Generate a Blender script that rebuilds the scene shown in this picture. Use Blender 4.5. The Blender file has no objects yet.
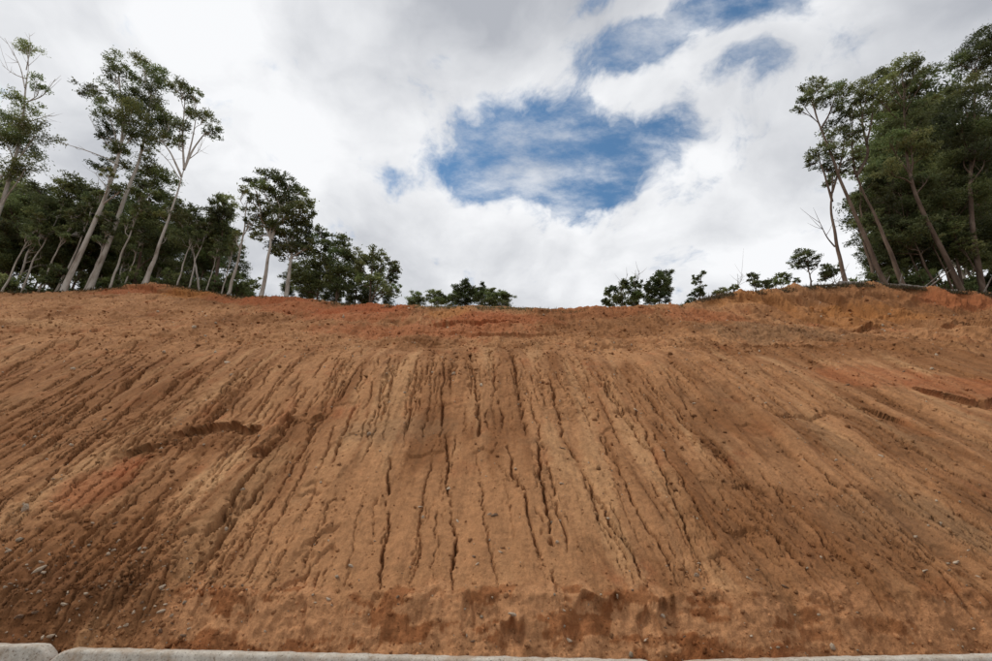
import bpy, bmesh, math, random
import numpy as np
from mathutils import Vector

# ------------------------------------------------------------------ camera, sky, sun, exposure
S = bpy.context.scene
COL = S.collection
R = math.radians
CAM_Z, PITCH, F = 2.0, 24.0, 441.0            # F in photo pixels (992 wide): a 16 mm lens
cd = bpy.data.cameras.new('camera'); cam = bpy.data.objects.new('camera', cd); COL.objects.link(cam)
cam.location = (0, 0, CAM_Z); cam.rotation_euler = (R(90 + PITCH), 0, 0)
cd.sensor_width = 36; cd.lens = 36 * F / 992; cd.clip_start = 0.05; cd.clip_end = 3000
S.camera = cam
S.view_settings.view_transform = 'Standard'; S.view_settings.look = 'None'
S.view_settings.exposure = 0.0; S.view_settings.gamma = 1.0; S.view_settings.use_curve_mapping = False

CP, SP = math.cos(R(PITCH)), math.sin(R(PITCH))
def ray(px, py):                               # direction of a photo pixel
    a, b = px - 496.0, 330.5 - py
    return np.array([a, F * CP - b * SP, F * SP + b * CP])
def at_D(px, py, D):                           # the point of that direction at distance D in front
    r = ray(px, py); k = D / r[1]
    return np.array([r[0] * k, D, CAM_Z + r[2] * k])
def depth_of(P):
    return P[1] * CP + (P[2] - CAM_Z) * SP

SUN_EL, SUN_AZ = 54.0, -84.0                   # azimuth from +Y towards +X; negative = to the left
W = bpy.data.worlds.new('World'); S.world = W; W.use_nodes = True
def make_world():
    nt = W.node_tree; N = nt.nodes; L = nt.links
    for n in list(N): N.remove(n)
    def nd(t, **k):
        n = N.new(t)
        for a, v in k.items(): setattr(n, a, v)
        return n
    def math_(op, a, b=None, c=None, clamp=False):
        n = nd('ShaderNodeMath', operation=op, use_clamp=clamp)
        for i, v in enumerate((a, b, c)):
            if v is None: continue
            if isinstance(v, (int, float)): n.inputs[i].default_value = v
            else: L.new(v, n.inputs[i])
        return n.outputs[0]
    def maprange(v, a, b, c=0.0, d=1.0, smooth=True):
        n = nd('ShaderNodeMapRange', interpolation_type='SMOOTHSTEP' if smooth else 'LINEAR')
        L.new(v, n.inputs[0])
        for i, q in enumerate((a, b, c, d)): n.inputs[i + 1].default_value = q
        return n.outputs[0]
    sky = nd('ShaderNodeTexSky', sky_type='NISHITA', sun_disc=False)
    sky.sun_elevation = R(SUN_EL); sky.sun_rotation = R(SUN_AZ); sky.altitude = 300
    sky.dust_density = 0.8; sky.ozone_density = 0.9
    tc = nd('ShaderNodeTexCoord'); sep = nd('ShaderNodeSeparateXYZ'); L.new(tc.outputs['Generated'], sep.inputs[0])
    zz = math_('ADD', math_('MAXIMUM', sep.outputs[2], 0.0), 0.30)
    comb = nd('ShaderNodeCombineXYZ')
    L.new(math_('DIVIDE', sep.outputs[0], zz), comb.inputs[0]); L.new(math_('DIVIDE', sep.outputs[1], zz), comb.inputs[1])
    P = comb.outputs[0]                         # a point on the cloud layer
    def cloudpt(px, py):
        r = ray(px, py); r = r / np.linalg.norm(r); q = max(r[2], 0) + 0.30
        return r[0] / q, r[1] / q
    def noise(vec, scale, detail, rough, dist=0.0, w=0.0):
        n = nd('ShaderNodeTexNoise', noise_dimensions='4D')
        n.inputs['W'].default_value = w; n.inputs['Scale'].default_value = scale; n.inputs['Detail'].default_value = detail
        n.inputs['Roughness'].default_value = rough; n.inputs['Distortion'].default_value = dist
        L.new(vec, n.inputs['Vector']); return n
    # warp
    wn = noise(P, 2.2, 4, 0.55, 0, 3.1)
    vs = nd('ShaderNodeVectorMath', operation='SUBTRACT'); L.new(wn.outputs['Color'], vs.inputs[0]); vs.inputs[1].default_value = (.5, .5, .5)
    vm = nd('ShaderNodeVectorMath', operation='SCALE'); L.new(vs.outputs[0], vm.inputs[0]); vm.inputs['Scale'].default_value = 0.26
    va = nd('ShaderNodeVectorMath', operation='ADD'); L.new(P, va.inputs[0]); L.new(vm.outputs[0], va.inputs[1]); PW = va.outputs[0]
    n1 = noise(PW, 6.5, 14, 0.62, 0, 1.7)
    # gaps in the layer (centre pixel, half sizes in pixels, depth)
    gaps = [(552, 165, 168, 94, 1.65), (495, 140, 66, 80, 1.25), (634, 58, 82, 50, 1.50), (742, 8, 110, 60, 1.65),
            (750, 92, 44, 36, .62), (665, 160, 100, 60, .95), (600, -4, 60, 36, .8), (840, 45, 60, 36, .5)]
    tot = None
    for (gx, gy, hx, hy, dep) in gaps:
        c = cloudpt(gx, gy); a = cloudpt(gx + hx, gy); b = cloudpt(gx, gy - hy)
        rx = math.hypot(a[0] - c[0], a[1] - c[1]); ry = math.hypot(b[0] - c[0], b[1] - c[1])
        v = nd('ShaderNodeVectorMath', operation='SUBTRACT'); L.new(PW, v.inputs[0]); v.inputs[1].default_value = (c[0], c[1], 0)
        m = nd('ShaderNodeVectorMath', operation='MULTIPLY'); L.new(v.outputs[0], m.inputs[0]); m.inputs[1].default_value = (1 / rx, 1 / ry, 0)
        ln = nd('ShaderNodeVectorMath', operation='LENGTH'); L.new(m.outputs[0], ln.inputs[0])
        g = maprange(ln.outputs['Value'], 1.25, 0.25, 0, dep)
        tot = g if tot is None else math_('MAXIMUM', tot, g)
    # other gaps of the same broken layer, all over the sky
    n3 = noise(P, 0.75, 2, 0.5, 0, 8.3)
    wide = maprange(n3.outputs[0], 0.64, 0.80, 0, 0.9)
    tot = math_('MAXIMUM', tot, wide)
    # density = base + noise - gap
    dens = math_('SUBTRACT', math_('ADD', math_('MULTIPLY', math_('SUBTRACT', n1.outputs[0], .5), 4.6), 0.95), tot)
    cover = maprange(dens, -0.45, 0.55)
    # thin streaks of high cloud drifting through the gaps
    mp = nd('ShaderNodeMapping'); L.new(P, mp.inputs[0]); mp.inputs['Rotation'].default_value = (0, 0, R(24)); mp.inputs['Scale'].default_value = (3.2, 6.0, 1)
    n5 = noise(mp.outputs[0], 1.5, 12, 0.66, 0.0, 6.6)
    cover = math_('MAXIMUM', cover, maprange(n5.outputs[0], 0.38, 0.74, 0, .78))
    # brightness of the cloud: thick grey undersides and thin white edges
    n2 = noise(PW, 1.5, 5, 0.50, 0, 5.2)
    n4 = noise(PW, 5.5, 8, 0.55, 0, 2.4)
    sh = math_('ADD', math_('MULTIPLY', n2.outputs[0], 0.72), math_('MULTIPLY', n4.outputs[0], 0.34))
    ramp = nd('ShaderNodeValToRGB'); e = ramp.color_ramp.elements
    e[0].position = 0.41; e[0].color = (.46, .48, .525, 1); e[1].position = 0.63; e[1].color = (.95, .96, .98, 1)
    L.new(sh, ramp.inputs[0])
    skyc = nd('ShaderNodeVectorMath', operation='SCALE'); L.new(sky.outputs[0], skyc.inputs[0]); skyc.inputs['Scale'].default_value = 0.135
    tint = nd('ShaderNodeVectorMath', operation='MULTIPLY'); L.new(skyc.outputs[0], tint.inputs[0]); tint.inputs[1].default_value = (.72, 1.0, 1.06); skyc = tint
    mix = nd('ShaderNodeMix', data_type='RGBA'); L.new(cover, mix.inputs[0]); L.new(skyc.outputs[0], mix.inputs[6]); L.new(ramp.outputs[0], mix.inputs[7])
    # below the horizon: earth
    bg = nd('ShaderNodeBackground'); L.new(mix.outputs[2], bg.inputs[0]); bg.inputs[1].default_value = 1.0
    o = nd('ShaderNodeOutputWorld'); L.new(bg.outputs[0], o.inputs[0])
make_world()

sd = bpy.data.lights.new('sun', 'SUN'); sun = bpy.data.objects.new('sun', sd); COL.objects.link(sun)
sd.energy = 1.5; sd.angle = R(10); sd.color = (1.0, .95, .87)
sdir = Vector((math.sin(R(SUN_AZ)) * math.cos(R(SUN_EL)), math.cos(R(SUN_AZ)) * math.cos(R(SUN_EL)), math.sin(R(SUN_EL))))
sun.rotation_euler = sdir.to_track_quat('Z', 'Y').to_euler(); sun.location = (0, 0, 60)

# ------------------------------------------------------------------ helpers
rng = np.random.default_rng(7)
random.seed(7)
def tag(o, label=None, cat=None, group=None, kind=None):
    for k, v in (('label', label), ('category', cat), ('group', group), ('kind', kind)):
        if v: o[k] = v
    return o
def mesh_np(name, V, faces4=None, faces3=None, smooth=False):
    V = np.ascontiguousarray(V, dtype=np.float32)
    me = bpy.data.meshes.new(name)
    n4 = 0 if faces4 is None else len(faces4); n3 = 0 if faces3 is None else len(faces3)
    me.vertices.add(len(V)); me.vertices.foreach_set('co', V.ravel())
    idx = []; st = []; tot = []
    if n4: idx.append(np.asarray(faces4, np.int32).ravel()); st.append(np.arange(n4) * 4); tot.append(np.full(n4, 4))
    if n3: idx.append(np.asarray(faces3, np.int32).ravel()); st.append(n4 * 4 + np.arange(n3) * 3); tot.append(np.full(n3, 3))
    idx = np.concatenate(idx)
    me.loops.add(len(idx)); me.loops.foreach_set('vertex_index', idx.astype(np.int32))
    me.polygons.add(n4 + n3)
    me.polygons.foreach_set('loop_start', np.concatenate(st).astype(np.int32))
    me.update(calc_edges=True)
    if smooth: me.polygons.foreach_set('use_smooth', np.ones(n4 + n3, bool))
    return me
def color_attr(me, name, C):
    a = me.attributes.new(name, 'FLOAT_COLOR', 'POINT')
    C4 = np.ones((len(C), 4), np.float32); C4[:, :3] = C
    a.data.foreach_set('color', C4.ravel())
def link(name, me, mat=None, parent=None):
    o = bpy.data.objects.new(name, me); COL.objects.link(o)
    if mat and not me.materials: me.materials.append(mat)
    if parent: o.parent = parent
    return o
def empty(name, loc):
    o = bpy.data.objects.new(name, None); COL.objects.link(o); o.location = loc; o.empty_display_size = .3; return o

def _hash(ix, iy, seed):
    h = (ix.astype(np.int64) * 374761393 + iy.astype(np.int64) * 668265263 + seed * 1442695041) & 0xFFFFFFFF
    h = ((h ^ (h >> 13)) * 1274126177) & 0xFFFFFFFF
    return ((h ^ (h >> 16)) & 0xFFFF).astype(np.float32) * np.float32(2 * math.pi / 65536)
def perlin(x, y, seed=0):
    x = np.asarray(x, np.float32); y = np.asarray(y, np.float32)
    ix = np.floor(x); iy = np.floor(y); fx = x - ix; fy = y - iy
    u = fx * fx * fx * (fx * (fx * 6 - 15) + 10); v = fy * fy * fy * (fy * (fy * 6 - 15) + 10)
    def g(dx, dy):
        a = _hash(ix + dx, iy + dy, seed)
        return np.cos(a) * (fx - dx) + np.sin(a) * (fy - dy)
    a = g(0, 0) + u * (g(1, 0) - g(0, 0)); b = g(0, 1) + u * (g(1, 1) - g(0, 1))
    return (a + v * (b - a)) * 1.5
def fbm(x, y, oct=4, seed=0, gain=.5):
    t = 0; a = 1; s = 0
    for i in range(oct):
        t = t + a * perlin(x * 2 ** i, y * 2 ** i, seed + i * 17); s += a; a *= gain
    return t / s * 1.3
def sstep(a, b, x):
    t = np.clip((x - a) / (b - a), 0, 1); return t * t * (3 - 2 * t)
def lin(r, g, b):
    c = np.array([r, g, b]) / 255.0
    return np.where(c < .04045, c / 12.92, ((c + .055) / 1.055) ** 2.4)

# materials
def mat_new(name):
    m = bpy.data.materials.new(name); m.use_nodes = True
    nt = m.node_tree; b = nt.nodes['Principled BSDF']; return m, nt, b
def mnode(nt, t, **k):
    n = nt.nodes.new(t)
    for a, v in k.items(): setattr(n, a, v)
    return n
def noise_node(nt, scale, detail=4, rough=.55, vec=None):
    n = mnode(nt, 'ShaderNodeTexNoise'); n.inputs['Scale'].default_value = scale; n.inputs['Detail'].default_value = detail; n.inputs['Roughness'].default_value = rough
    if vec: nt.links.new(vec, n.inputs['Vector'])
    return n
def mat_soil():
    m, nt, b = mat_new('soil'); L = nt.links
    at = mnode(nt, 'ShaderNodeAttribute', attribute_name='soil')
    tc = mnode(nt, 'ShaderNodeTexCoord')
    n1 = noise_node(nt, 9, 6, .65, tc.outputs['Object']); n2 = noise_node(nt, 70, 4, .7, tc.outputs['Object'])
    mr = mnode(nt, 'ShaderNodeMapRange'); L.new(n1.outputs[0], mr.inputs[0])
    for i, v in enumerate((.25, .75, .74, 1.24)): mr.inputs[i + 1].default_value = v
    mr2 = mnode(nt, 'ShaderNodeMapRange'); L.new(n2.outputs[0], mr2.inputs[0])
    for i, v in enumerate((.25, .75, .72, 1.27)): mr2.inputs[i + 1].default_value = v
    mu = mnode(nt, 'ShaderNodeMath', operation='MULTIPLY'); L.new(mr.outputs[0], mu.inputs[0]); L.new(mr2.outputs[0], mu.inputs[1])
    sc = mnode(nt, 'ShaderNodeVectorMath', operation='SCALE'); L.new(at.outputs['Color'], sc.inputs[0]); L.new(mu.outputs[0], sc.inputs['Scale'])
    L.new(sc.outputs[0], b.inputs['Base Color']); b.inputs['Roughness'].default_value = .97; b.inputs['Specular IOR Level'].default_value = .15
    n3 = noise_node(nt, 32, 8, .72, tc.outputs['Object'])
    bp = mnode(nt, 'ShaderNodeBump'); bp.inputs['Strength'].default_value = .75; bp.inputs['Distance'].default_value = .035
    L.new(n3.outputs[0], bp.inputs['Height']); L.new(bp.outputs[0], b.inputs['Normal'])
    return m
def mat_simple(name, stops, scale, detail=5, rough=.9, bump=.4, bdist=.02, stretch=(1, 1, 1), pos=(.3, .7)):
    m, nt, b = mat_new(name); L = nt.links
    tc = mnode(nt, 'ShaderNodeTexCoord'); mp = mnode(nt, 'ShaderNodeMapping'); L.new(tc.outputs['Object'], mp.inputs[0]); mp.inputs['Scale'].default_value = stretch
    n = noise_node(nt, scale, detail, .65, mp.outputs[0])
    cr = mnode(nt, 'ShaderNodeValToRGB'); e = cr.color_ramp.elements
    e[0].position, e[0].color = pos[0], (*stops[0], 1); e[1].position, e[1].color = pos[1], (*stops[-1], 1)
    for i, c in enumerate(stops[1:-1]):
        q = e.new(pos[0] + (pos[1] - pos[0]) * (i + 1) / (len(stops) - 1)); q.color = (*c, 1)
    L.new(n.outputs[0], cr.inputs[0]); L.new(cr.outputs[0], b.inputs['Base Color'])
    b.inputs['Roughness'].default_value = rough; b.inputs['Specular IOR Level'].default_value = .25
    if bump:
        n2 = noise_node(nt, scale * 3.1, 6, .65, mp.outputs[0])
        bp = mnode(nt, 'ShaderNodeBump'); bp.inputs['Strength'].default_value = bump; bp.inputs['Distance'].default_value = bdist
        L.new(n2.outputs[0], bp.inputs['Height']); L.new(bp.outputs[0], b.inputs['Normal'])
    return m
def mat_leaf(name, tint):
    m, nt, b = mat_new(name); L = nt.links
    at = mnode(nt, 'ShaderNodeAttribute', attribute_name='leaf')
    oi = mnode(nt, 'ShaderNodeObjectInfo'); mr = mnode(nt, 'ShaderNodeMapRange'); L.new(oi.outputs['Random'], mr.inputs[0]); mr.inputs[3].default_value = .8; mr.inputs[4].default_value = 1.25
    vm = mnode(nt, 'ShaderNodeVectorMath', operation='MULTIPLY'); L.new(at.outputs['Color'], vm.inputs[0]); vm.inputs[1].default_value = tint
    sc = mnode(nt, 'ShaderNodeVectorMath', operation='SCALE'); L.new(vm.outputs[0], sc.inputs[0]); L.new(mr.outputs[0], sc.inputs['Scale'])
    L.new(sc.outputs[0], b.inputs['Base Color']); b.inputs['Roughness'].default_value = .55; b.inputs['Specular IOR Level'].default_value = .35
    tr = mnode(nt, 'ShaderNodeBsdfTranslucent'); L.new(sc.outputs[0], tr.inputs[0])
    mx = mnode(nt, 'ShaderNodeMixShader'); mx.inputs[0].default_value = .48
    L.new(b.outputs[0], mx.inputs[1]); L.new(tr.outputs[0], mx.inputs[2]); L.new(mx.outputs[0], nt.nodes['Material Output'].inputs[0])
    return m
M_SOIL = mat_soil()
M_PALE = mat_simple('pale_gum_bark', [(.13, .095, .07), (.36, .31, .255), (.50, .455, .395), (.55, .51, .45)], 2.4, 6, .85, .3, .02, (1, 1, .22), (.30, .66))
M_BROWN = mat_simple('rough_brown_bark', [(.05, .033, .024), (.125, .085, .06), (.23, .175, .135)], 3.0, 6, .95, .7, .04, (1, 1, .2), (.28, .72))
M_DEAD = mat_simple('weathered_dead_wood', [(.10, .08, .065), (.26, .23, .20), (.38, .35, .31)], 3.0, 6, .9, .5, .02, (1, 1, 1))
M_LEAF = mat_leaf('gum_leaves', (1, 1, 1))
def mat_concrete():
    m, nt, b = mat_new('barrier_concrete'); L = nt.links
    tc = mnode(nt, 'ShaderNodeTexCoord'); O = tc.outputs['Object']
    def ramp(n, pts):
        r = mnode(nt, 'ShaderNodeValToRGB'); e = r.color_ramp.elements
        e[0].position, e[0].color = pts[0][0], (*pts[0][1], 1); e[1].position, e[1].color = pts[-1][0], (*pts[-1][1], 1)
        for p, c in pts[1:-1]: e.new(p).color = (*c, 1)
        L.new(n.outputs[0], r.inputs[0]); return r.outputs[0]
    c1 = ramp(noise_node(nt, 7, 8, .7, O), [(.3, (.42, .37, .30)), (.5, (.55, .495, .42)), (.7, (.68, .625, .54))])
    pits = ramp(noise_node(nt, 42, 5, .75, O), [(.34, (.30, .26, .22)), (.46, (1, 1, 1))])
    mud = ramp(noise_node(nt, 3.2, 9, .72, O), [(.46, (0, 0, 0)), (.62, (.6, .6, .6))])
    mu = mnode(nt, 'ShaderNodeMix', data_type='RGBA', blend_type='MULTIPLY'); mu.inputs[0].default_value = 1; L.new(c1, mu.inputs[6]); L.new(pits, mu.inputs[7])
    mx = mnode(nt, 'ShaderNodeMix', data_type='RGBA'); L.new(mud, mx.inputs[0]); L.new(mu.outputs[2], mx.inputs[6]); mx.inputs[7].default_value = (.34, .215, .125, 1)
    L.new(mx.outputs[2], b.inputs['Base Color']); b.inputs['Roughness'].default_value = .95; b.inputs['Specular IOR Level'].default_value = .2
    bp = mnode(nt, 'ShaderNodeBump'); bp.inputs['Strength'].default_value = .7; bp.inputs['Distance'].default_value = .012
    L.new(noise_node(nt, 42, 5, .75, O).outputs[0], bp.inputs['Height']); L.new(bp.outputs[0], b.inputs['Normal'])
    return m
M_CONC = mat_concrete()
M_ROAD = mat_simple('asphalt', [(.035, .035, .036), (.06, .058, .056)], 40, 6, .9, .4, .01)
M_GRND = mat_simple('verge_earth', [(.10, .06, .035), (.24, .14, .08)], 1.5, 8, .95, .4, .03)

# ------------------------------------------------------------------ the cut hillside
# skyline of the bare earth in photo pixels, and how far off the crest stands
SKY = [(-140, 296, 23.5), (0, 292, 23.5), (60, 292, 23.5), (100, 289, 23.5), (125, 286, 23.5), (150, 284, 23.5), (175, 286, 23.0), (200, 291, 22.6), (240, 297, 22.4),
       (290, 298, 22.0), (330, 303, 21.4), (370, 306, 20.8), (430, 307, 20.2), (500, 308, 20.0), (560, 311, 20.0), (600, 310, 20.2), (650, 307, 20.6), (686, 305, 21.0),
       (705, 299, 21.4), (730, 294, 21.8), (770, 291, 22.2), (820, 286, 22.6), (870, 284, 22.8), (910, 287, 22.8), (950, 291, 22.6), (992, 294, 22.4), (1130, 300, 22.2)]
cr = np.array([np.append(at_D(px, py, D)[[0, 2]], D) for px, py, D in SKY])
XC, ZC, DC = cr[:, 0], cr[:, 1], cr[:, 2]
LIP_D, LIP_Z = 6.32, 1.23
def crest(x):
    x = np.asarray(x, float)
    return np.interp(x, XC, DC), np.interp(x, XC, ZC)
def smoothx(fn):
    pass
def toe_shift(x): return .36 * sstep(-1.0, -5.2, x) + .10 * sstep(2.5, 6, x)
def base_height(x, D):
    dc, zc = crest(x); ts = toe_shift(x)
    lipd = LIP_D + ts + .10 * perlin(x * .9, x * 0 + 3.3, 5) + .05 * perlin(x * 3.1, x * 0 + 1.3, 6)
    q = np.clip((D - lipd) / (dc - lipd), 0, 1)
    c = sstep(-14, -4, x) * sstep(12, 5, x)                    # middle
    r = sstep(9, 17, x)                                        # right-hand bank
    l = sstep(-6, -14, x)
    g = q + .0
    # bench about q=.62 and a steeper bank above it
    g = g + c * (.030 * np.sin(np.clip((q - .28) / .34, 0, 1) * math.pi) - .022 * np.sin(np.clip((q - .62) / .38, 0, 1) * math.pi))
    g = g - r * .085 * np.sin(np.clip((q - .42) / .58, 0, 1) ** 1.7 * math.pi)
    g = g + l * .020 * np.sin(np.clip((q - .2) / .62, 0, 1) * math.pi) - l * .012 * np.sin(np.clip((q - .82) / .18, 0, 1) * math.pi)
    z = LIP_Z + (zc - LIP_Z) * g
    # the steep raw face at the toe
    toe_d = lipd - .30
    left = sstep(-3.6, -4.9, x)
    t = (D - toe_d) / .30
    zt = .62 + (LIP_Z - .62) * np.clip(t, 0, 1) ** (1.0)
    zt = np.where(t < 0, .62 + t * .30 * 1.15, zt)
    z = np.where(D < lipd, zt, z)
    # ground beyond the crest
    k = .30 + .185 * sstep(-9, -3, x) * sstep(10.5, 7, x)
    o = np.clip(D - dc, 0, None)
    kk = np.where(o < 60, o, 60 + (1 - np.exp(-(o - 60) / 60)) * 60)
    rise = (zc - LIP_Z) / (dc - lipd)
    z = z + k * kk + (rise - k) * .35 * (1 - np.exp(-o / .35)) * .6
    return z
def slope_pt(px, py):                          # photo pixel -> (x, D) on the hillside (nominal surface)
    r = ray(px, py); D = np.arange(5.9, 24, .02); k = D / r[1]
    d = (CAM_Z + r[2] * k) - base_height(r[0] * k, D)
    i = np.where(d < 0)[0]; i = i[0] if len(i) else int(np.argmin(d))
    return r[0] * D[i] / r[1], D[i]

NC, NR = 1280, 520
# rows spaced evenly as they show on the slope; the sheet goes on past the crest
u = np.linspace(0, 1, NR)
Drow = 1 / (1 / 5.70 + u * (1 / 23.9 - 1 / 5.70))            # even in angle on a receding plane
Drow = .65 * Drow + .35 * (5.70 + (23.9 - 5.70) * u)
Drow = np.sort(np.concatenate([Drow, np.linspace(5.92, 6.78, 70) + .0011]))
Drow = np.concatenate([Drow, 23.9 + np.cumsum(np.geomspace(.12, 14, 46))])
tin = np.linspace(-1.22, 1.22, NC); step = np.geomspace(.01, .8, 26)
tcol = np.concatenate([(-1.22 - np.cumsum(step))[::-1], tin, 1.22 + np.cumsum(step)])
DG, TG = np.meshgrid(Drow, tcol, indexing='ij')
XG = TG * (5.0 + (np.minimum(DG, 60) - 6.0) * 1.24)
sh = DG.shape
X = XG.ravel(); D = DG.ravel()
Z = base_height(X, D)
Ssl = (D - LIP_D) * 1.28                       # distance measured up the slope
fade = sstep(5.7, 6.1, D)

# --- erosion rills, drawn on a map of the slope and then cut into the sheet
RX0, RX1, RD0, RD1, RS = -32.0, 32.0, 5.6, 24.0, .016
rw, rh = int((RX1 - RX0) / RS), int((RD1 - RD0) / RS)
RM = np.zeros((rh, rw), np.float32)
def cut_rill(x0, d_top, d_bot, depth, width, drift=-.06, wob=.10, seed=0, broken=.35, path=None):
    mid = math.exp(-((x0 / 4.0) ** 2)) * (1 if d_bot < 8.6 else .3)
    depth *= 1.6 * (1 - .30 * mid); width *= .78 * (1 - .28 * mid)
    i0, i1 = int((d_bot - RD0) / RS), int((d_top - RD0) / RS)
    i0 = max(i0, 0); i1 = min(i1, rh - 1)
    if i1 - i0 < 6: return
    rows = np.arange(i0, i1); d = RD0 + rows * RS; s = (d_top - d)
    xx = x0 - drift * s + wob * perlin(s * .7, s * 0 + seed * .37, seed) + wob * .5 * perlin(s * 2.3, s * 0 + seed * .37, seed + 1) + .030 * perlin(s * 7, s * 0 + seed * .7, seed + 2) + .014 * perlin(s * 19, s * 0 + seed * .7, seed + 5)
    if path is not None: xx = path(d) + .02 * perlin(s * 7, s * 0 + seed * .7, seed + 2)
    e = np.clip(s / .35, 0, 1) * np.clip((d - d_bot) / .5, 0, 1)
    gate = np.clip((perlin(s * 1.3, s * 0 + seed * .9, seed + 3) + .7 * perlin(s * 4.5, s * 0 + seed * .9, seed + 4) + .5 * perlin(s * 12, s * 0 + seed * .9, seed + 8) + .80 - broken * 2) * 2.2, 0.0, 1)
    dep = depth * e * gate * (.65 + .6 * np.abs(perlin(s * 3.2, s * 0 + 9.1, seed + 6)))
    wd = width * (.65 + .7 * np.abs(perlin(s * 2.1, s * 0 + 4.4, seed + 7)))
    kmax = int(width * 2.6 / RS) + 1
    ic = np.round((xx - RX0) / RS).astype(int)
    for k in range(-kmax, kmax + 1):
        c = ic + k; ok = (c >= 0) & (c < rw)
        off = np.abs(RX0 + c * RS - xx) / wd
        v = dep * np.clip(1.15 - off ** 2.6, 0, 1)
        rr, cc, vv = rows[ok], c[ok], v[ok]
        RM[rr, cc] = np.maximum(RM[rr, cc], vv)
    return d, xx
sd_ = 100
# traced ones: (top px, bottom px, depth, width)
TR = [((142, 345), (0, 425), .20, .055), ((170, 352), (20, 465), .24, .075), ((165, 372), (30, 500), .16, .05), ((215, 352), (60, 480), .15, .05), ((240, 380), (120, 480), .14, .05),
      ((56, 345), (0, 372), .18, .06), ((100, 330), (0, 392), .12, .05), ((300, 400), (190, 560), .22, .06), ((330, 410), (215, 590), .13, .04), ((270, 470), (190, 580), .20, .07),
      ((393, 455), (376, 604), .17, .035), ((429, 455), (412, 600), .09, .03), ((446, 430), (455, 602), .18, .034), ((474, 450), (502, 600), .09, .025), ((505, 440), (553, 606), .16, .032),
      ((536, 440), (556, 600), .26, .045), ((530, 400), (572, 560), .14, .035), ((562, 440), (655, 602), .18, .03), ((575, 465), (645, 600), .10, .03), ((596, 430), (690, 604), .14, .03),
      ((632, 395), (700, 560), .14, .03), ((650, 430), (720, 540), .12, .03), ((470, 352), (480, 440), .17, .05), ((512, 350), (530, 440), .17, .05), ((548, 372), (566, 450), .15, .05),
      ((600, 375), (662, 470), .17, .05), ((622, 370), (700, 450), .14, .05), ((640, 372), (742, 480), .17, .05), ((735, 500), (850, 625), .14, .035), ((756, 470), (900, 640), .10, .03),
      ((800, 455), (990, 640), .12, .035), ((836, 470), (968, 600), .12, .03), ((880, 470), (992, 570), .10, .03), ((860, 420), (992, 490), .16, .045), ((690, 350), (800, 420), .12, .05),
      ((700, 430), (760, 500), .15, .045), ((940, 590), (992, 625), .22, .10), ((80, 470), (0, 520), .15, .05), ((130, 500), (30, 590), .13, .05), ((170, 520), (60, 620), .12, .05), ((356, 400), (330, 470), .12, .05),
      ((420, 352), (405, 440), .14, .04), ((445, 352), (440, 430), .14, .04), ((490, 352), (503, 430), .12, .04)]
for i, (a, b, dp, wd) in enumerate(TR):
    xa, da = slope_pt(*a); xb, db = slope_pt(*b)
    if da - db < .2: continue
    res = cut_rill(xa, da, db, dp, wd, drift=-(xb - xa) / (da - db), wob=.055, seed=sd_ + i * 11, broken=.07)
    if res is None: continue
    rgt = np.random.default_rng(900 + i)
    for q in range(2 if db > 8.5 or abs(xb) > 4 else 1):                          # side runnels that join it further down
        dj = db + (da - db) * rgt.uniform(.05, .7); ln = rgt.uniform(.5, 1.0) * min(1.6, .5 * (da - db)); off = rgt.choice([-1, 1]) * rgt.uniform(.10, .32)
        pth = lambda d, dj=dj, ln=ln, off=off, res=res: np.interp(d, res[0], res[1]) + off * np.clip((d - dj) / ln, 0, 1) ** .8 + .03 * perlin(d * 4, d * 0 + dj, 77)
        cut_rill(0, min(dj + ln, da), dj, dp * .6, wd * .7, seed=4000 + i * 31 + q * 7, broken=.16, path=pth)
# crowded little runnels high on the middle of the face, and scattered ones elsewhere
def scatter(n, pxr, pyr, lenr, depr, widr, broken, seed):
    rg = np.random.default_rng(seed)
    for i in range(n):
        x0, d0 = slope_pt(rg.uniform(*pxr), rg.uniform(*pyr)); ln = rg.uniform(*lenr)
        dr = -.10 - .020 * abs(x0) if x0 < -2 else (-.06 if x0 < 3 else -.02)
        cut_rill(x0, d0, max(d0 - ln, 6.3), rg.uniform(*depr), rg.uniform(*widr), drift=dr + rg.normal() * .03, wob=.08, seed=seed * 97 + i * 13, broken=broken)
scatter(130, (330, 690), (347, 372), (.7, 2.3), (.05, .14), (.020, .036), .15, 11)
scatter(64, (350, 680), (365, 405), (.6, 2.0), (.05, .11), (.016, .030), .17, 12)
scatter(40, (340, 700), (430, 500), (.8, 2.6), (.03, .08), (.010, .018), .20, 13)
scatter(150, (-60, 340), (335, 400), (1.2, 4.5), (.05, .13), (.026, .046), .20, 14)
scatter(150, (-60, 340), (400, 560), (.8, 3.2), (.04, .10), (.014, .032), .20, 15)
scatter(130, (640, 1060), (380, 560), (1.0, 4.2), (.03, .08), (.014, .028), .22, 16)
scatter(60, (640, 940), (348, 400), (1.0, 3.0), (.04, .10), (.026, .042), .22, 17)
# the ragged runs at the toe
scatter(46, (120, 900), (592, 606), (.12, .3), (.03, .09), (.015, .05), .1, 18)
wx = .020 * perlin(X * 9, D * 9, 91) + .014 * perlin(X * 23, D * 23, 92) + .05 * perlin(X * 2.5, D * 2.5, 93)
fx = (X + wx - RX0) / RS; fy = (D + .05 * perlin(X * 14, D * 8, 94) - RD0) / RS
ok = (fx > 1) & (fx < rw - 2) & (fy > 1) & (fy < rh - 2)
rill = np.zeros(len(X), np.float32)
ix = fx[ok].astype(int); iy = fy[ok].astype(int); ax = fx[ok] - ix; ay = fy[ok] - iy
rill[ok] = (RM[iy, ix] * (1 - ax) + RM[iy, ix + 1] * ax) * (1 - ay) + (RM[iy + 1, ix] * (1 - ax) + RM[iy + 1, ix + 1] * ax) * ay
del RM

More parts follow.
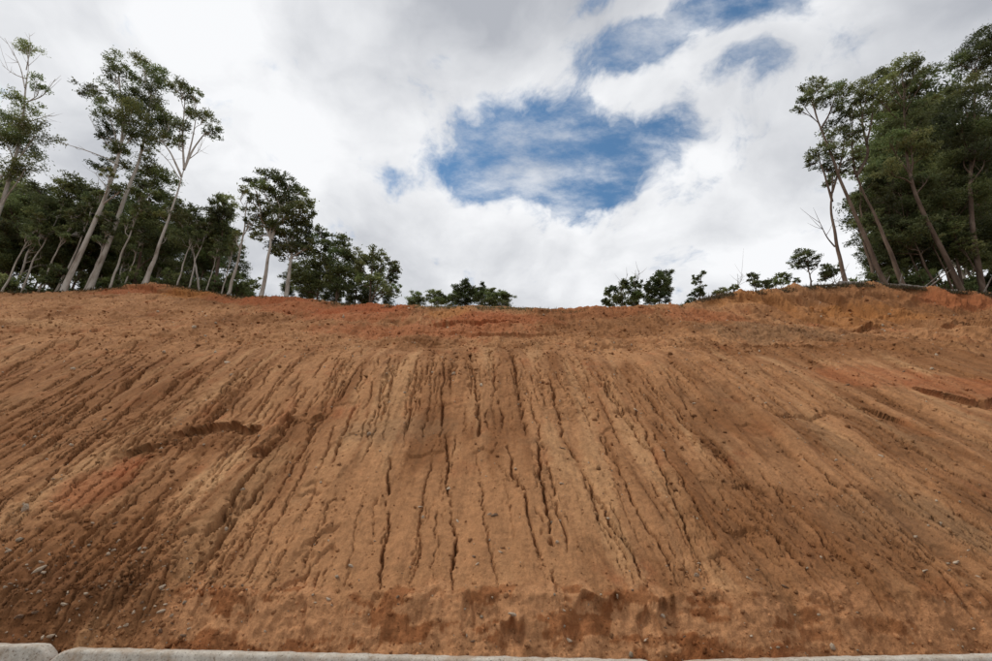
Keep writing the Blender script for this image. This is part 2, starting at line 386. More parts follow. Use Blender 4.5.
# --- slips and little scarps
drop = np.zeros(len(X), np.float32); over = np.zeros(len(X), np.float32)
def scarp(pts, depth, length, seed, sharp=.05):
    P = np.array([slope_pt(*p) for p in pts]); o = np.argsort(P[:, 0]); P = P[o]
    m = (X > P[0, 0]) & (X < P[-1, 0]) & (D < P[:, 1].max() + .6) & (D > P[:, 1].min() - length * 4 - .6)
    if not m.any(): return
    xs = X[m]; line = np.interp(xs, P[:, 0], P[:, 1]) + .14 * perlin(xs * 1.6, xs * 0 + .5, seed) + .09 * perlin(xs * 5.3, xs * 0 + .5, seed + 1) + .03 * perlin(xs * 13, D[m] * 3, seed + 2)
    w = P[-1, 0] - P[0, 0]; t = (xs - P[0, 0]) / w; tp = np.clip(np.minimum(t, 1 - t) / .18, 0, 1) ** .7
    dl = line - D[m]
    v = depth * tp * sstep(0, sharp, dl) * np.exp(-np.clip(dl, 0, None) / length)
    drop[m] = np.maximum(drop[m], v)
    if depth > .12:
        ov = depth * tp * .50 * np.exp(-np.clip(-dl, 0, None) / .12) * sstep(.03, -.01, dl) * (.55 + .6 * perlin(xs * 3.7, D[m] * 3.7, seed + 9))
        over[m] = np.maximum(over[m], ov)
scarp([(158, 444), (175, 434), (195, 428), (215, 424), (240, 422), (268, 424)], .32, .30, 1, .08)
scarp([(130, 452), (150, 446), (172, 442)], .18, .4, 51)
scarp([(250, 449), (268, 447), (282, 441)], .14, .35, 2)
scarp([(281, 421), (287, 417), (296, 419)], .20, .18, 3)
scarp([(313, 416), (322, 412), (331, 414)], .16, .18, 4)
scarp([(905, 386), (930, 390), (960, 396), (1010, 400)], .26, .40, 5, .13)
scarp([(738, 345), (760, 341), (790, 343), (832, 347)], .22, .45, 6, .14)
scarp([(858, 406), (872, 409), (905, 423)], .20, .3, 7)
scarp([(775, 422), (800, 416), (830, 412), (862, 420)], .10, .2, 8)
scarp([(330, 340), (400, 341), (470, 345), (560, 344), (660, 345)], .11, .30, 9, .12)
scarp([(428, 322), (455, 320), (480, 322), (520, 321)], .30, .4, 10, .08)
scarp([(400, 332), (440, 330), (470, 334), (520, 335), (580, 333)], .18, .3, 61, .14)
scarp([(100, 287), (130, 284), (160, 288), (215, 296)], .30, .5, 62, .1)
scarp([(850, 330), (880, 326), (905, 331)], .35, .4, 63, .1)
scarp([(0, 332), (60, 330), (120, 334), (180, 337)], .10, .3, 64, .08)
for i_, (px_, w_, d_) in enumerate([(512, 12, .20), (600, 30, .16), (570, 10, .12), (645, 12, .14), (378, 9, .12), (430, 22, .08), (300, 26, .08), (720, 26, .08), (665, 10, .16), (240, 18, .08), (835, 30, .08), (470, 8, .10)]):
    scarp([(px_ - w_, 607), (px_, 597 + (i_ % 3) * 2), (px_ + w_, 606)], d_, .10, 820 + i_ * 7, .05)
scarp([(55, 521), (72, 517), (86, 520)], .12, .12, 65)
for i_, (xa_, xb_, yy_) in enumerate([(725, 790, 297), (780, 850, 294), (840, 905, 292), (900, 960, 298), (945, 1020, 303), (870, 930, 312), (930, 1000, 322), (800, 860, 306)]):
    scarp([(xa_, yy_ + 3), ((xa_ + xb_) / 2, yy_ - 2), (xb_, yy_ + 4)], .28, .6, 700 + i_ * 5, .20)
rg = np.random.default_rng(5)
for i in range(170):
    px, py = rg.uniform(-40, 1030), rg.uniform(325, 600); w = rg.uniform(5, 26)
    if 330 < px < 680 and py > 455: continue
    tilt = 1.1 * (px - 480) / 500 * w * rg.uniform(0, 1)
    scarp([(px - w, py - tilt), (px, py - rg.uniform(1, 5)), (px + w, py + tilt)], rg.uniform(.03, .10), rg.uniform(.05, .2), 200 + i * 3, .045)

# --- relief of the face itself
strip = perlin(X * 1.25 + .25 * perlin(X * .3, Ssl * .5, 33), Ssl * .10, 31)
plate = np.tanh(4 * perlin(X * 1.9 - .13 * Ssl + .12 * perlin(X * 2, Ssl * 1.2, 34), Ssl * .16, 32))
rough_mask = np.clip(fbm(X * .35, Ssl * .35, 3, 41) * 1.4 + .42, 0, 1)
px_c, d_c = slope_pt(480, 520)
smooth_zone = np.exp(-(((X + .3) / 3.4) ** 2 + ((D - 7.4) / 1.3) ** 2))
rough_mask = rough_mask * (1 - .8 * smooth_zone)
upper = sstep(13.5, 15.5, D)
rightlow = sstep(2.5, 5, X) * sstep(13, 10.5, D)
rough_mask = rough_mask * (1 - .55 * rightlow)
rough_mask = np.clip(rough_mask + .45 * upper, 0, 1)
h = .13 * fbm(X * .22, Ssl * .16, 3, 21) + .030 * strip + (.016 + .020 * rightlow) * plate
h = h + .045 * fbm(X * 1.1, Ssl * .55, 4, 22)
rid = 1 - np.abs(fbm(X * 2.6, Ssl * 1.9, 4, 23))
h = h + rough_mask ** 1.5 * (.060 * (rid - .6) + .040 * fbm(X * 5.5, Ssl * 4.0, 4, 24, .6))
h = h + .011 * fbm(X * 11, Ssl * 6, 3, 25, .65) * (.5 + rough_mask)
h = h + .007 * fbm(X * 24, Ssl * 15, 2, 26, .7)
str_ = perlin(X * 8.5 - .5 * Ssl * .1, Ssl * .9, 301) + .6 * perlin(X * 19, Ssl * 1.6, 302)
h = h + .013 * str_ * (1 - .5 * smooth_zone)
pit = np.clip(fbm(X * 7, Ssl * 4.2, 3, 303, .6) - .34, 0, 1)
lowleft = np.exp(-(((X + 6) / 3.0) ** 2 + ((D - 7.6) / 1.6) ** 2))
h = h - .16 * pit * (.12 * (1 - rightlow) + .7 * rough_mask ** 2 + .8 * lowleft)
h = h + upper * (.035 * fbm(X * 7, Ssl * 5, 3, 330, .6) + .05 * np.tanh(3 * perlin(X * .5, Ssl * 3.2, 331)) * perlin(X * .8, Ssl * .8, 332) + .22 * fbm(X * .5, Ssl * .7, 4, 27) + .07 * fbm(X * 3.2, Ssl * 2.4, 4, 28, .6))
rb = sstep(9, 15, X) * sstep(12.5, 15.5, D)
h = h + rb * (.50 * fbm(X * .55 + .2 * Ssl, Ssl * .34, 5, 29, .55) - .25 * np.abs(perlin(X * 1.1 + .35 * Ssl, Ssl * .3, 30)))
toe = sstep(6.50, 6.30, D - toe_shift(X)) * sstep(5.75, 5.95, D)
h = h * (1 - .75 * toe) + toe * (.050 * fbm(X * 3.0, Z * 3.5, 4, 36) + .026 * fbm(X * 8, Z * 13, 4, 37, .6) + .05 * np.abs(perlin(X * 1.6, Z * .6, 38)))
beyond = sstep(0, 2.5, D - crest(X)[0])
h = h * (1 - beyond) - (rill + drop) * (1 - beyond)
ny, nz = -.62, .78
PX = X.copy(); PY = D + ny * h * fade - over * (1 - beyond); PZ = Z + nz * h * fade - .25 * over * (1 - beyond)
VT = np.stack([PX, PY, PZ], 1)

# --- colours of the soil (patches of different earth)
tan = lin(181, 131, 89) ; brown = lin(138, 92, 56); dark = lin(92, 59, 35); red = lin(168, 94, 56); ochre = lin(176, 118, 66); pale = lin(205, 160, 114); grey = lin(138, 106, 76); wet = lin(150, 90, 50); pink = lin(198, 145, 101)
def soft(c, k=.94, ds=.02):
    g = c @ np.array([.35, .5, .15]); return (c * (1 - ds) + g * ds) * k
tan, brown, dark, red, ochre, pale, grey, wet, pink = [soft(c) for c in (tan, brown, dark, red, ochre, pale, grey, wet, pink)]
def mixc(C, c, m):
    m = np.clip(m, 0, 1)[:, None]; return C * (1 - m) + np.asarray(c)[None, :] * m
n_a = fbm(X * .30, Ssl * .22, 5, 71, .6); n_b = fbm(X * 1.7, Ssl * .55, 5, 72, .6); n_c = fbm(X * 6, Ssl * 4, 4, 73, .65); n_d = fbm(X * .9, Ssl * .8, 5, 74, .6); n_s = perlin(X * 2.8 - .1 * Ssl, Ssl * .22, 75)
Cc = np.tile(tan, (len(X), 1))
def reg(px, py, rx, ry):
    x0, d0 = slope_pt(px, py); x1, _ = slope_pt(px + rx, py); xa, da = slope_pt(px, py - ry); xb, db = slope_pt(px, py + ry)
    return ((X - x0) / abs(x1 - x0)) ** 2 + ((D - d0) / max(.5 * abs(da - db), .1)) ** 2
Cc = mixc(Cc, brown, (n_a * .9 + n_b * .5 + n_s * .35 + .22))
Cc = mixc(Cc, dark, (n_b * .7 + n_c * .7 - .30) * .9)
Cc = mixc(Cc, red, (n_d * 1.2 - .25) * .8)
Cc = mixc(Cc, pale, (fbm(X * 2.2 - .1 * Ssl, Ssl * .4, 4, 76) - .42) * 1.1)
st1 = fbm(X * 1.5 + .10 * Ssl * np.sign(-X) * np.clip(np.abs(X) / 4, 0, 1) + .15 * n_c, Ssl * .11, 3, 401, .6)
Cc = mixc(Cc, pale, sstep(.12, .40, st1) * .45 * (1 - upper))
Cc = mixc(Cc, tan, sstep(-.3, .6, plate) * .55 * rightlow); Cc = mixc(Cc, dark, sstep(.0, -.9, plate) * .30 * rightlow)
Cc = mixc(Cc, brown, sstep(-.10, -.42, st1) * .75 * (1 - upper))
Cc = mixc(Cc, grey, (fbm(X * .6, Ssl * .9, 5, 77, .6) - .35) * 1.2)
def blob(px, py, rx, ry, c, amt, warp=.8):
    global Cc
    q = reg(px, py, rx, ry)
    m = sstep(1.4, .3, q + warp * n_b + warp * .8 * n_c) * amt
    Cc = mixc(Cc, c, m)
# lower left is darker, the middle low part smooth and tan, the far right ochre
blob(70, 560, 150, 60, brown, .75); blob(40, 590, 120, 40, dark, .45); blob(60, 400, 180, 60, brown, .55)
blob(430, 520, 190, 66, tan, .85, .35); blob(330, 500, 60, 60, tan, .8); blob(560, 390, 160, 30, tan, .4); blob(240, 500, 26, 60, pale, .35)
blob(800, 540, 130, 55, brown, .55); blob(720, 500, 60, 40, brown, .5); blob(650, 520, 18, 60, tan, .7); blob(740, 605, 40, 14, tan, .8); blob(860, 470, 120, 18, tan, .6)
blob(95, 490, 38, 20, red, .42); blob(130, 465, 16, 12, red, .6); blob(165, 445, 60, 14, brown, .5); blob(225, 440, 42, 14, brown, .6); blob(400, 430, 60, 14, grey, .45); blob(220, 470, 14, 30, pale, .6)
blob(500, 318, 70, 7, red, .8); blob(430, 330, 120, 8, red, .55); blob(300, 308, 40, 8, red, .6); blob(360, 315, 60, 9, red, .6); blob(450, 312, 26, 5, ochre, .7)
blob(185, 292, 40, 6, ochre, 1.0, .4); blob(130, 290, 36, 4, red, .7); blob(270, 301, 50, 4, red, .8); blob(360, 309, 50, 4, red, .9); blob(600, 312, 60, 3, red, .5); blob(230, 300, 30, 4, red, .6); blob(40, 322, 60, 6, pale, .35)
blob(600, 325, 80, 14, brown, .6); blob(760, 300, 60, 7, ochre, .6); blob(900, 305, 90, 16, brown, .7); blob(880, 312, 60, 9, ochre, .7, 1.2); blob(960, 300, 50, 8, red, .6); blob(840, 320, 60, 10, ochre, .5); blob(700, 315, 40, 8, red, .5)
blob(930, 350, 70, 25, brown, .6); blob(870, 375, 60, 14, red, .45); blob(960, 385, 50, 14, red, .5); blob(800, 350, 110, 10, brown, .6); blob(730, 370, 60, 14, tan, .5); blob(780, 330, 60, 7, grey, .6); blob(740, 425, 60, 12, brown, .5); blob(900, 520, 70, 30, grey, .35)
tn = .26 * fbm(X * 1.3, X * 0 + .2, 3, 310) + .10 * fbm(X * 5, Ssl * 3, 3, 311)
tm = sstep(6.44, 6.36, D - toe_shift(X) + tn) * (sstep(-4.9, -3.7, X + n_b)) * (1 - .45 * sstep(2.5, 5, X))
Cc = mixc(Cc, wet, tm * .68)
Cc = mixc(Cc, pink, tm * sstep(-.14, -.02, fbm(X * 1.05 + .25 * n_c, Z * 2.6, 5, 81, .6)) * .85)
Cc = mixc(Cc, dark, tm * sstep(.25, .6, fbm(X * 5, Z * 4, 4, 82, .6)) * .45)
Cc = mixc(Cc, brown, (fbm(X * 14, Ssl * 9, 3, 83, .6) - .15) * .6)
Cc = mixc(Cc, lin(92, 80, 50), beyond * .8)
Cc = mixc(Cc, dark, sstep(.15, .75, str_ * .6 + n_b * .7 + .3 * n_c) * .30 * (1 - .6 * smooth_zone))
fcol = 1 + .10 * perlin(X * 30, Ssl * 22, 321)[:, None] + .12 * n_c[:, None] + .10 * fbm(X * 3, Ssl * 2, 3, 84)[:, None]
Cc = np.clip(Cc * fcol, .01, .8)

nr, nc = sh
ii = np.arange(nr * nc).reshape(nr, nc)
quads = np.stack([ii[:-1, :-1].ravel(), ii[:-1, 1:].ravel(), ii[1:, 1:].ravel(), ii[1:, :-1].ravel()], 1)
me = mesh_np('hillside', VT, quads, smooth=True); color_attr(me, 'soil', Cc)
hill = tag(link('hillside', me, M_SOIL), 'bare reddish brown earth slope scored by erosion rills', None, None, 'structure')

# pixel position of every point of the hillside, used to seat stones and clods on it
dep = VT[:, 1] * CP + (VT[:, 2] - CAM_Z) * SP; upv = -VT[:, 1] * SP + (VT[:, 2] - CAM_Z) * CP
VPX = 496 + F * VT[:, 0] / dep; VPY = 330.5 - F * upv / dep
front = (D < crest(X)[0])
def seat(px, py):
    d2 = (VPX - px) ** 2 + (VPY - py) ** 2 + np.where(front, 0, 1e6)
    return int(np.argmin(d2))

# the road and the ground in front
def sheet(name, x0, x1, y0, y1, z, mat, kind='structure'):
    m = mesh_np(name, [(x0, y0, z), (x1, y0, z), (x1, y1, z), (x0, y1, z)], [(0, 1, 2, 3)])
    return tag(link(name, m, mat), None, None, None, kind)
sheet('ground', -600, 600, -900, 6.9, -.25, M_GRND)
bm = bmesh.new(); bmesh.ops.create_cube(bm, size=1); me = bpy.data.meshes.new('road'); bm.to_mesh(me); bm.free()
road = link('road', me, M_ROAD); road.scale = (400, 10.2, .3); road.location = (0, .55, -.15); road['kind'] = 'structure'

# ------------------------------------------------------------------ concrete barriers along the road
def barrier(p0, p1, label, seed):
    # p0, p1: ends of the back top edge (x, y)
    a = np.array(p0); b = np.array(p1); Ln = np.linalg.norm(b - a); ang = math.atan2(b[1] - a[1], b[0] - a[0])
    prof = [(-.42, 0), (-.42, .075), (-.245, .26), (-.155, .70), (-.147, .775), (-.140, .797), (-.122, .81), (-.02, .808), (-.002, .797), (.006, .775), (.02, .70), (.11, .26), (.285, .075), (.285, 0)]
    V = []; n = len(prof)
    sta = np.concatenate([[0, .02, .05, .09, .14, .20], np.linspace(.3, Ln - .3, 150), Ln - np.array([.20, .14, .09, .05, .02, 0])])
    for s in sta:
        e = min(s, Ln - s); cut = .13 * (max(0, 1 - e / .20)) ** 2
        for (y, z) in prof:
            zz = z - cut * sstep(.35, .81, z)
            w = .004 * perlin(np.array([s * 2.2]), np.array([z * 6 + seed]), seed)[0] + (.006 * perlin(np.array([s * 11]), np.array([y * 30 + seed]), seed + 1)[0] if z > .6 else 0)
            V.append((s, y + w, zz + w * .8))
    f = []
    for i in range(len(sta) - 1):
        for j in range(n - 1): f.append((i * n + j, i * n + j + 1, (i + 1) * n + j + 1, (i + 1) * n + j))
        f.append((i * n + n - 1, i * n, (i + 1) * n, (i + 1) * n + n - 1))
    me = mesh_np('concrete_barrier', np.array(V), f, smooth=True)
    bm = bmesh.new(); bm.from_mesh(me); bm.verts.ensure_lookup_table()
    bm.faces.new([bm.verts[j] for j in range(n)]).smooth = False; bm.faces.new([bm.verts[(len(sta) - 1) * n + j] for j in reversed(range(n))]).smooth = False
    bmesh.ops.recalc_face_normals(bm, faces=bm.faces); bm.to_mesh(me); bm.free()
    o = link('concrete_barrier', me, M_CONC); o.location = (a[0], a[1], 0); o.rotation_euler = (0, 0, ang)
    return tag(o, label, 'barrier', 'concrete barriers along the toe of the slope')
J1, J2 = -4.78, 1.66
barrier((-10.7, 6.02), (J1 - .09, 5.98), 'speckled concrete barrier, its end meeting the muddy joint below the dark stony soil', 1)
barrier((J1 + .06, 5.80), (J2 - .035, 5.30), 'long weathered concrete barrier between the two open joints', 2)
barrier((J2 + .035, 5.30), (7.85, 5.74), 'pale concrete barrier below the raw pinkish cut at the toe, past the clogged joint', 3)

# ------------------------------------------------------------------ trees
def tube(path, rad, sides=7, V=None, Q=None):
    path = np.asarray(path, float); n = len(path); base = sum(len(v) for v in V)
    T = np.gradient(path, axis=0); T /= np.linalg.norm(T, axis=1)[:, None] + 1e-9
    ref = np.array([0.31, .95, .05]); A = np.cross(T, ref); A /= np.linalg.norm(A, axis=1)[:, None] + 1e-9; B = np.cross(T, A)
    an = np.arange(sides) * 2 * math.pi / sides
    P = path[:, None, :] + np.asarray(rad)[:, None, None] * (np.cos(an)[None, :, None] * A[:, None, :] + np.sin(an)[None, :, None] * B[:, None, :])
    V.append(P.reshape(-1, 3))
    i, j = np.meshgrid(np.arange(n - 1), np.arange(sides), indexing='ij'); j2 = (j + 1) % sides
    Q.append(np.stack([base + i * sides + j, base + i * sides + j2, base + (i + 1) * sides + j2, base + (i + 1) * sides + j], -1).reshape(-1, 4))
def curve(pts, n):
    pts = np.asarray(pts, float); d = np.concatenate([[0], np.cumsum(np.linalg.norm(np.diff(pts, axis=0), axis=1))]); t = np.linspace(0, d[-1], n)
    P = np.stack([np.interp(t, d, pts[:, k]) for k in range(3)], 1)
    for _ in range(3):
        Q = P.copy(); Q[1:-1] = .25 * P[:-2] + .5 * P[1:-1] + .25 * P[2:]; P = Q
    return P
LEAF_DARK, LEAF_MID, LEAF_LIGHT = np.array([.082, .104, .040]), np.array([.165, .195, .072]), np.array([.28, .305, .130])
def leaves(rg, c, r, dens, V, Cl, tone=1.0, size=1.0):
    """sprigs of hanging leaves through an ellipsoid clump, thicker on its shell and upper side"""
    rx, ry, rz = r
    area = rx * rz
    ns = max(6, int(12 * (area / .5) ** .5)); spr = []
    for _ in range(ns):
        v = rg.normal(size=3); v /= np.linalg.norm(v); v[2] = v[2] * .9 + .12; k = rg.uniform(.35, .95)
        spr.append(np.array(c) + v * np.array(r) * k)
    spr = np.array(spr)
    n = int(dens * 1150 * area / size ** 2)
    if n < 8: n = 8
    s = spr[rg.integers(0, ns, n)]; sg = .165
    P = s + rg.normal(size=(n, 3)) * np.array(r) * np.array([sg, sg, sg * .75])
    Lh = rg.uniform(.07, .14, n) * size; Wd = rg.uniform(.025, .041, n) * size
    dirv = rg.normal(size=(n, 3)) * np.array([1, 1, .75]) + np.array([0, 0, -.45]); dirv /= np.linalg.norm(dirv, axis=1)[:, None]
    sd = np.cross(dirv, rg.normal(size=(n, 3))); sd /= np.linalg.norm(sd, axis=1)[:, None] + 1e-9
    tip = P + dirv * Lh[:, None]; bas = P - dirv * Lh[:, None]; mid = P + dirv * Lh[:, None] * -.1
    V.append(np.stack([bas, mid + sd * Wd[:, None], tip, mid - sd * Wd[:, None]], 1).reshape(-1, 3))
    t = rg.random(n)[:, None]; base = np.where(t < .5, LEAF_DARK + (LEAF_MID - LEAF_DARK) * t * 2, LEAF_MID + (LEAF_LIGHT - LEAF_MID) * (t - .5) * 2 * .6)
    base = base * tone * rg.uniform(.55, 1.55) * np.array([1 + rg.normal() * .06, 1, 1 + rg.normal() * .05])
    Cl.append(np.repeat(base, 4, 0))
    return spr
def build_tree(name, base, trunk_pts, r0, clumps, label, group, bark, seed, dens=1.0, tone=1.0, cat='tree', bare=(), size=1.0, rtop=.25, trunks2=()):
    """base: world point; everything else in world coordinates; clumps: (centre, radii)"""
    rg = np.random.default_rng(seed); base = np.asarray(base, float); trunks2 = list(trunks2)
    root = tag(empty(name, base), label, cat, group)
    V, Q = [], []
    tr = curve(np.asarray(trunk_pts) - base, 22); n = len(tr)
    tr[1:-1, :] += np.stack([.05 * perlin(np.linspace(0, 6, n)[1:-1], np.full(n - 2, seed * .31), seed), .06 * perlin(np.linspace(0, 6, n)[1:-1], np.full(n - 2, seed * .71), seed + 1), np.zeros(n - 2)], 1) * 1.2
    tt = np.linspace(0, 1, n); rr = .64 * r0 * (1 - (1 - rtop) * tt) * (1 + .22 * np.exp(-tt * 30))
    tr0 = tr[0] - np.array([0, 0, .5]) - (tr[1] - tr[0]) * .1
    tube(np.vstack([tr0, tr]), np.append(rr[0] * 1.15, rr), 9, V, Q)
    me = mesh_np('trunk', np.vstack(V), np.vstack(Q), smooth=True); link('trunk', me, bark, root)
    V, Q = [], []; LV, LC = [], []
    paths = [(tr, rr)]
    for pts, rs in trunks2:
        p2 = curve(np.asarray(pts) - base, 14); r2 = np.linspace(rs, rs * .35, 14); tube(p2, r2, 7, V, Q); paths.append((p2, r2))
    for (c, r) in clumps:
        c = np.asarray(c) - base
        best = None
        for (p, ra) in paths:                       # the leader that passes nearest below the clump
            dist = np.linalg.norm((p - c) * np.array([1, 1, .55]), axis=1) + np.where(p[:, 2] > c[2] - .25 * np.linalg.norm(r), 3.0, 0) 
            k = int(np.argmin(dist))
            if best is None or dist[k] < best[0]: best = (dist[k], p, ra, k)
        _, p, ra, k = best; k = max(k - rg.integers(0, 3), min(k, 4)); a = p[k]
        e = c - np.array([0, 0, r[2] * .35]); hv = e - a
        m1 = a + hv * .35 + np.array([0, 0, .10 * np.linalg.norm(hv[:2])]) + rg.normal(size=3) * .12; m2 = a + hv * .7 + rg.normal(size=3) * .14
        br = curve([a, m1, m2, e], 9); rb_ = np.linspace(min(ra[k] * .55, .11), .022, 9); tube(br, rb_, 5, V, Q)
        spr = leaves(rg, c, r, dens, LV, LC, tone, size)
        for s in spr[:7]:
            j = rg.integers(4, 9); q = br[j]; mid = q + (s - q) * .5 + rg.normal(size=3) * .08 + np.array([0, 0, .06])
            tube(np.array([q, mid, s]), [.018, .012, .006], 3, V, Q)
    for pts, rs in bare:
        p2 = curve(np.asarray(pts) - base, 10); tube(p2, np.linspace(rs, rs * .25, 10), 5, V, Q)
        for _ in range(5):
            j = rg.integers(3, 9); d_ = p2[min(j + 1, 9)] - p2[j - 1]; d_ /= np.linalg.norm(d_); dv = d_ + rg.normal(size=3) * .6; ln = rg.uniform(.4, 1.2)
            tube(np.array([p2[j], p2[j] + dv * ln * .5, p2[j] + dv * ln + np.array([0, 0, .15])]), [rs * .35, rs * .25, rs * .1], 4, V, Q)
    me = mesh_np('limbs', np.vstack(V), np.vstack(Q), smooth=True); link('limbs', me, bark, root)
    lv = np.vstack(LV); me = mesh_np('crown', lv, np.arange(len(lv)).reshape(-1, 4)); color_attr(me, 'leaf', np.vstack(LC)); link('crown', me, M_LEAF, root)
    return root
# photo zooms used to read the trees off: (zoom pixel) -> photo pixel
ZM = {'a': (2.204, 0, 20), 'b': (2.918, 200, 150), 'c': (3.543, 560, 220), 'd': (2.203, 770, 20)}
RADK = 1.12
def hero(z, name, D, trunk, r0, clumps, label, group, bark, seed, bare=(), extra=(), **kw):
    k, ox, oy = ZM[z]
    w = lambda p, dd=0: at_D(ox + p[0] / k, oy + p[1] / k, D + dd)
    tp = [w(p) for p in trunk]
    b = tp[0].copy(); gz = float(base_height(np.array([b[0]]), np.array([D]))[0]); b[2] = gz
    rg = np.random.default_rng(seed + 1000); xs = np.array([c[0] for c in clumps]); hw = max((xs.max() - xs.min()) / 2, 20) / k / F
    C = []
    for (cx, cy, rx, rz) in clumps:
        dd = rg.uniform(-.7, .7) * hw * D * .8
        P = w((cx, cy), dd); sc = depth_of(P) / F / k
        C.append((P, (rx * sc * 1.04 * RADK, max(rx, rz) * sc * 1.0 * RADK, rz * sc * 1.06 * RADK)))
    bb = [([w(p, rg.uniform(-.4, .4)) for p in pts], rs) for pts, rs in bare]
    t2 = [([w(p) for p in pts], rs) for pts, rs in extra]
    return build_tree(name, b, [b] + tp[1:], r0, C, label, group, bark, seed, bare=bb, trunks2=t2, **kw)
GL = 'tall gums on the bank with the dense stand'; GR = 'gums on the bank with the fallen logs'; GM = 'gums along the middle of the crest'
hero('a', 'gum_tree', 24.6, [(-62, 600), (5, 400), (45, 270), (60, 120)], .26,
     [(62, 62, 26, 14), (88, 142, 20, 14), (55, 188, 32, 18), (30, 228, 38, 26), (85, 248, 36, 24), (15, 260, 34, 24), (50, 280, 40, 20), (-20, 240, 40, 30), (10, 330, 40, 24), (60, 320, 30, 20)],
     'tall gum with bare twigs sticking out of its thin ragged crown', GL, M_PALE, 1, bare=[([(55, 150), (45, 100), (10, 40)], .05), ([(58, 130), (30, 120), (5, 100)], .04), ([(60, 180), (95, 170), (122, 130)], .05), ([(58, 110), (68, 60), (64, 30)], .04), ([(45, 230), (95, 215), (120, 205)], .04)], dens=.85)
hero('a', 'gum_tree', 24.2, [(140, 597), (200, 460), (255, 335), (275, 240), (262, 120)], .25,
     [(255, 92, 26, 15), (258, 122, 26, 14), (192, 155, 22, 13), (212, 172, 18, 10), (268, 168, 36, 22), (300, 172, 28, 16), (245, 208, 32, 20), (290, 212, 38, 24), (236, 236, 22, 14), (296, 250, 34, 22), (236, 265, 22, 13), (262, 282, 26, 16), (222, 322, 24, 13), (262, 318, 24, 12), (268, 372, 20, 12), (240, 340, 18, 9)],
     'pale straight trunked gum holding a long bare side branch', GL, M_PALE, 2, bare=[([(262, 320), (225, 300), (185, 285), (130, 270)], .055), ([(252, 290), (215, 250), (195, 210)], .035), ([(240, 370), (222, 355), (208, 335)], .03)])
hero('a', 'gum_tree', 25.0, [(202, 587), (255, 450), (300, 330), (325, 240), (335, 140)], .26,
     [(322, 102, 26, 14), (345, 120, 26, 16), (352, 140, 22, 12), (300, 128, 20, 12), (332, 165, 32, 18), (345, 205, 30, 20), (318, 212, 28, 18), (352, 238, 28, 16), (322, 250, 24, 14), (330, 285, 18, 10)],
     'pale gum rising close beside its forked neighbour, crown high and narrow', GL, M_PALE, 3)
hero('a', 'gum_tree', 24.4, [(322, 580), (360, 470), (385, 400), (405, 330)], .20,
     [(405, 158, 26, 14), (428, 170, 18, 11), (388, 150, 20, 10), (448, 212, 24, 14), (466, 246, 20, 14), (375, 225, 28, 16), (400, 235, 22, 12), (362, 262, 26, 18), (395, 265, 18, 10), (425, 205, 20, 12)],
     'slender gum whose pale limbs fan out below small leaf clumps', GL, M_PALE, 4, extra=[([(405, 330), (425, 285), (455, 245)], .09), ([(400, 345), (375, 290), (352, 262)], .08), ([(406, 330), (402, 260), (408, 170)], .08), ([(410, 320), (425, 260), (432, 215)], .07)], bare=[([(412, 310), (440, 290), (446, 260)], .035), ([(395, 350), (372, 310), (350, 290)], .035)])
hero('a', 'gum_tree', 26.5, [(300, 590), (315, 500), (330, 400)], .17,
     [(345, 330, 34, 22), (318, 350, 30, 20), (362, 360, 30, 20), (330, 388, 40, 22), (362, 395, 26, 20), (318, 420, 36, 22), (350, 430, 36, 24), (300, 455, 30, 20), (340, 470, 40, 24), (365, 500, 34, 24)],
     'bushy dark gum filling the gap between two pale trunks', GL, M_BROWN, 5, dens=1.1, tone=.9)
for i, (bx, tx, ty, cl, lb) in enumerate([
    (445, 412, 460, [(400, 412, 22, 14), (425, 430, 24, 16), (405, 445, 30, 18), (430, 470, 28, 18), (400, 485, 26, 18)], 'small gum with a pale bent stem at the end of the dense stand'),
    (478, 492, 440, [(497, 402, 24, 14), (505, 425, 18, 14), (485, 432, 26, 18), (470, 460, 28, 20), (500, 458, 22, 18), (480, 495, 30, 20), (465, 520, 26, 18), (495, 500, 22, 16)], 'rounded dark gum standing just before the sky gap')]):
    hero('a', 'gum_tree', 25.5 + i * .6, [(bx, 585), ((bx + tx) / 2, 520), (tx, ty)], .12, cl, lb, GL, M_PALE if i == 0 else M_BROWN, 20 + i)
hero('b', 'gum_tree', 23.6, [(82, 424), (108, 330), (125, 250), (138, 150)], .15,
     [(128, 122, 22, 12), (150, 140, 14, 10), (146, 205, 18, 14), (155, 225, 14, 10), (108, 248, 18, 12), (132, 175, 12, 8)],
     'thin pale gum with sparse tufts leaning towards the big round crown', GM, M_PALE, 8, bare=[([(125, 250), (140, 232), (150, 205)], .03)])
MAINCL = [(195, 76, 34, 16), (160, 96, 26, 15), (230, 88, 30, 17), (262, 102, 30, 18), (292, 122, 30, 20), (312, 152, 24, 20), (320, 188, 20, 22), (158, 148, 24, 20), (190, 120, 36, 20), (225, 130, 38, 22), (262, 145, 38, 24), (175, 180, 30, 20), (212, 175, 36, 24), (250, 190, 40, 26), (292, 180, 32, 24), (190, 215, 34, 20), (178, 250, 26, 16), (222, 222, 36, 22)]
hero('b', 'gum_tree', 23.2, [(180, 424), (194, 350), (206, 270), (212, 180)], .20, MAINCL, 'big gum with a broad round crown above two pale trunks', GM, M_PALE, 9, extra=[([(208, 262), (232, 190), (250, 130)], .11), ([(208, 262), (180, 190), (165, 120)], .09), ([(210, 230), (270, 180), (300, 150)], .09)], dens=1.05)
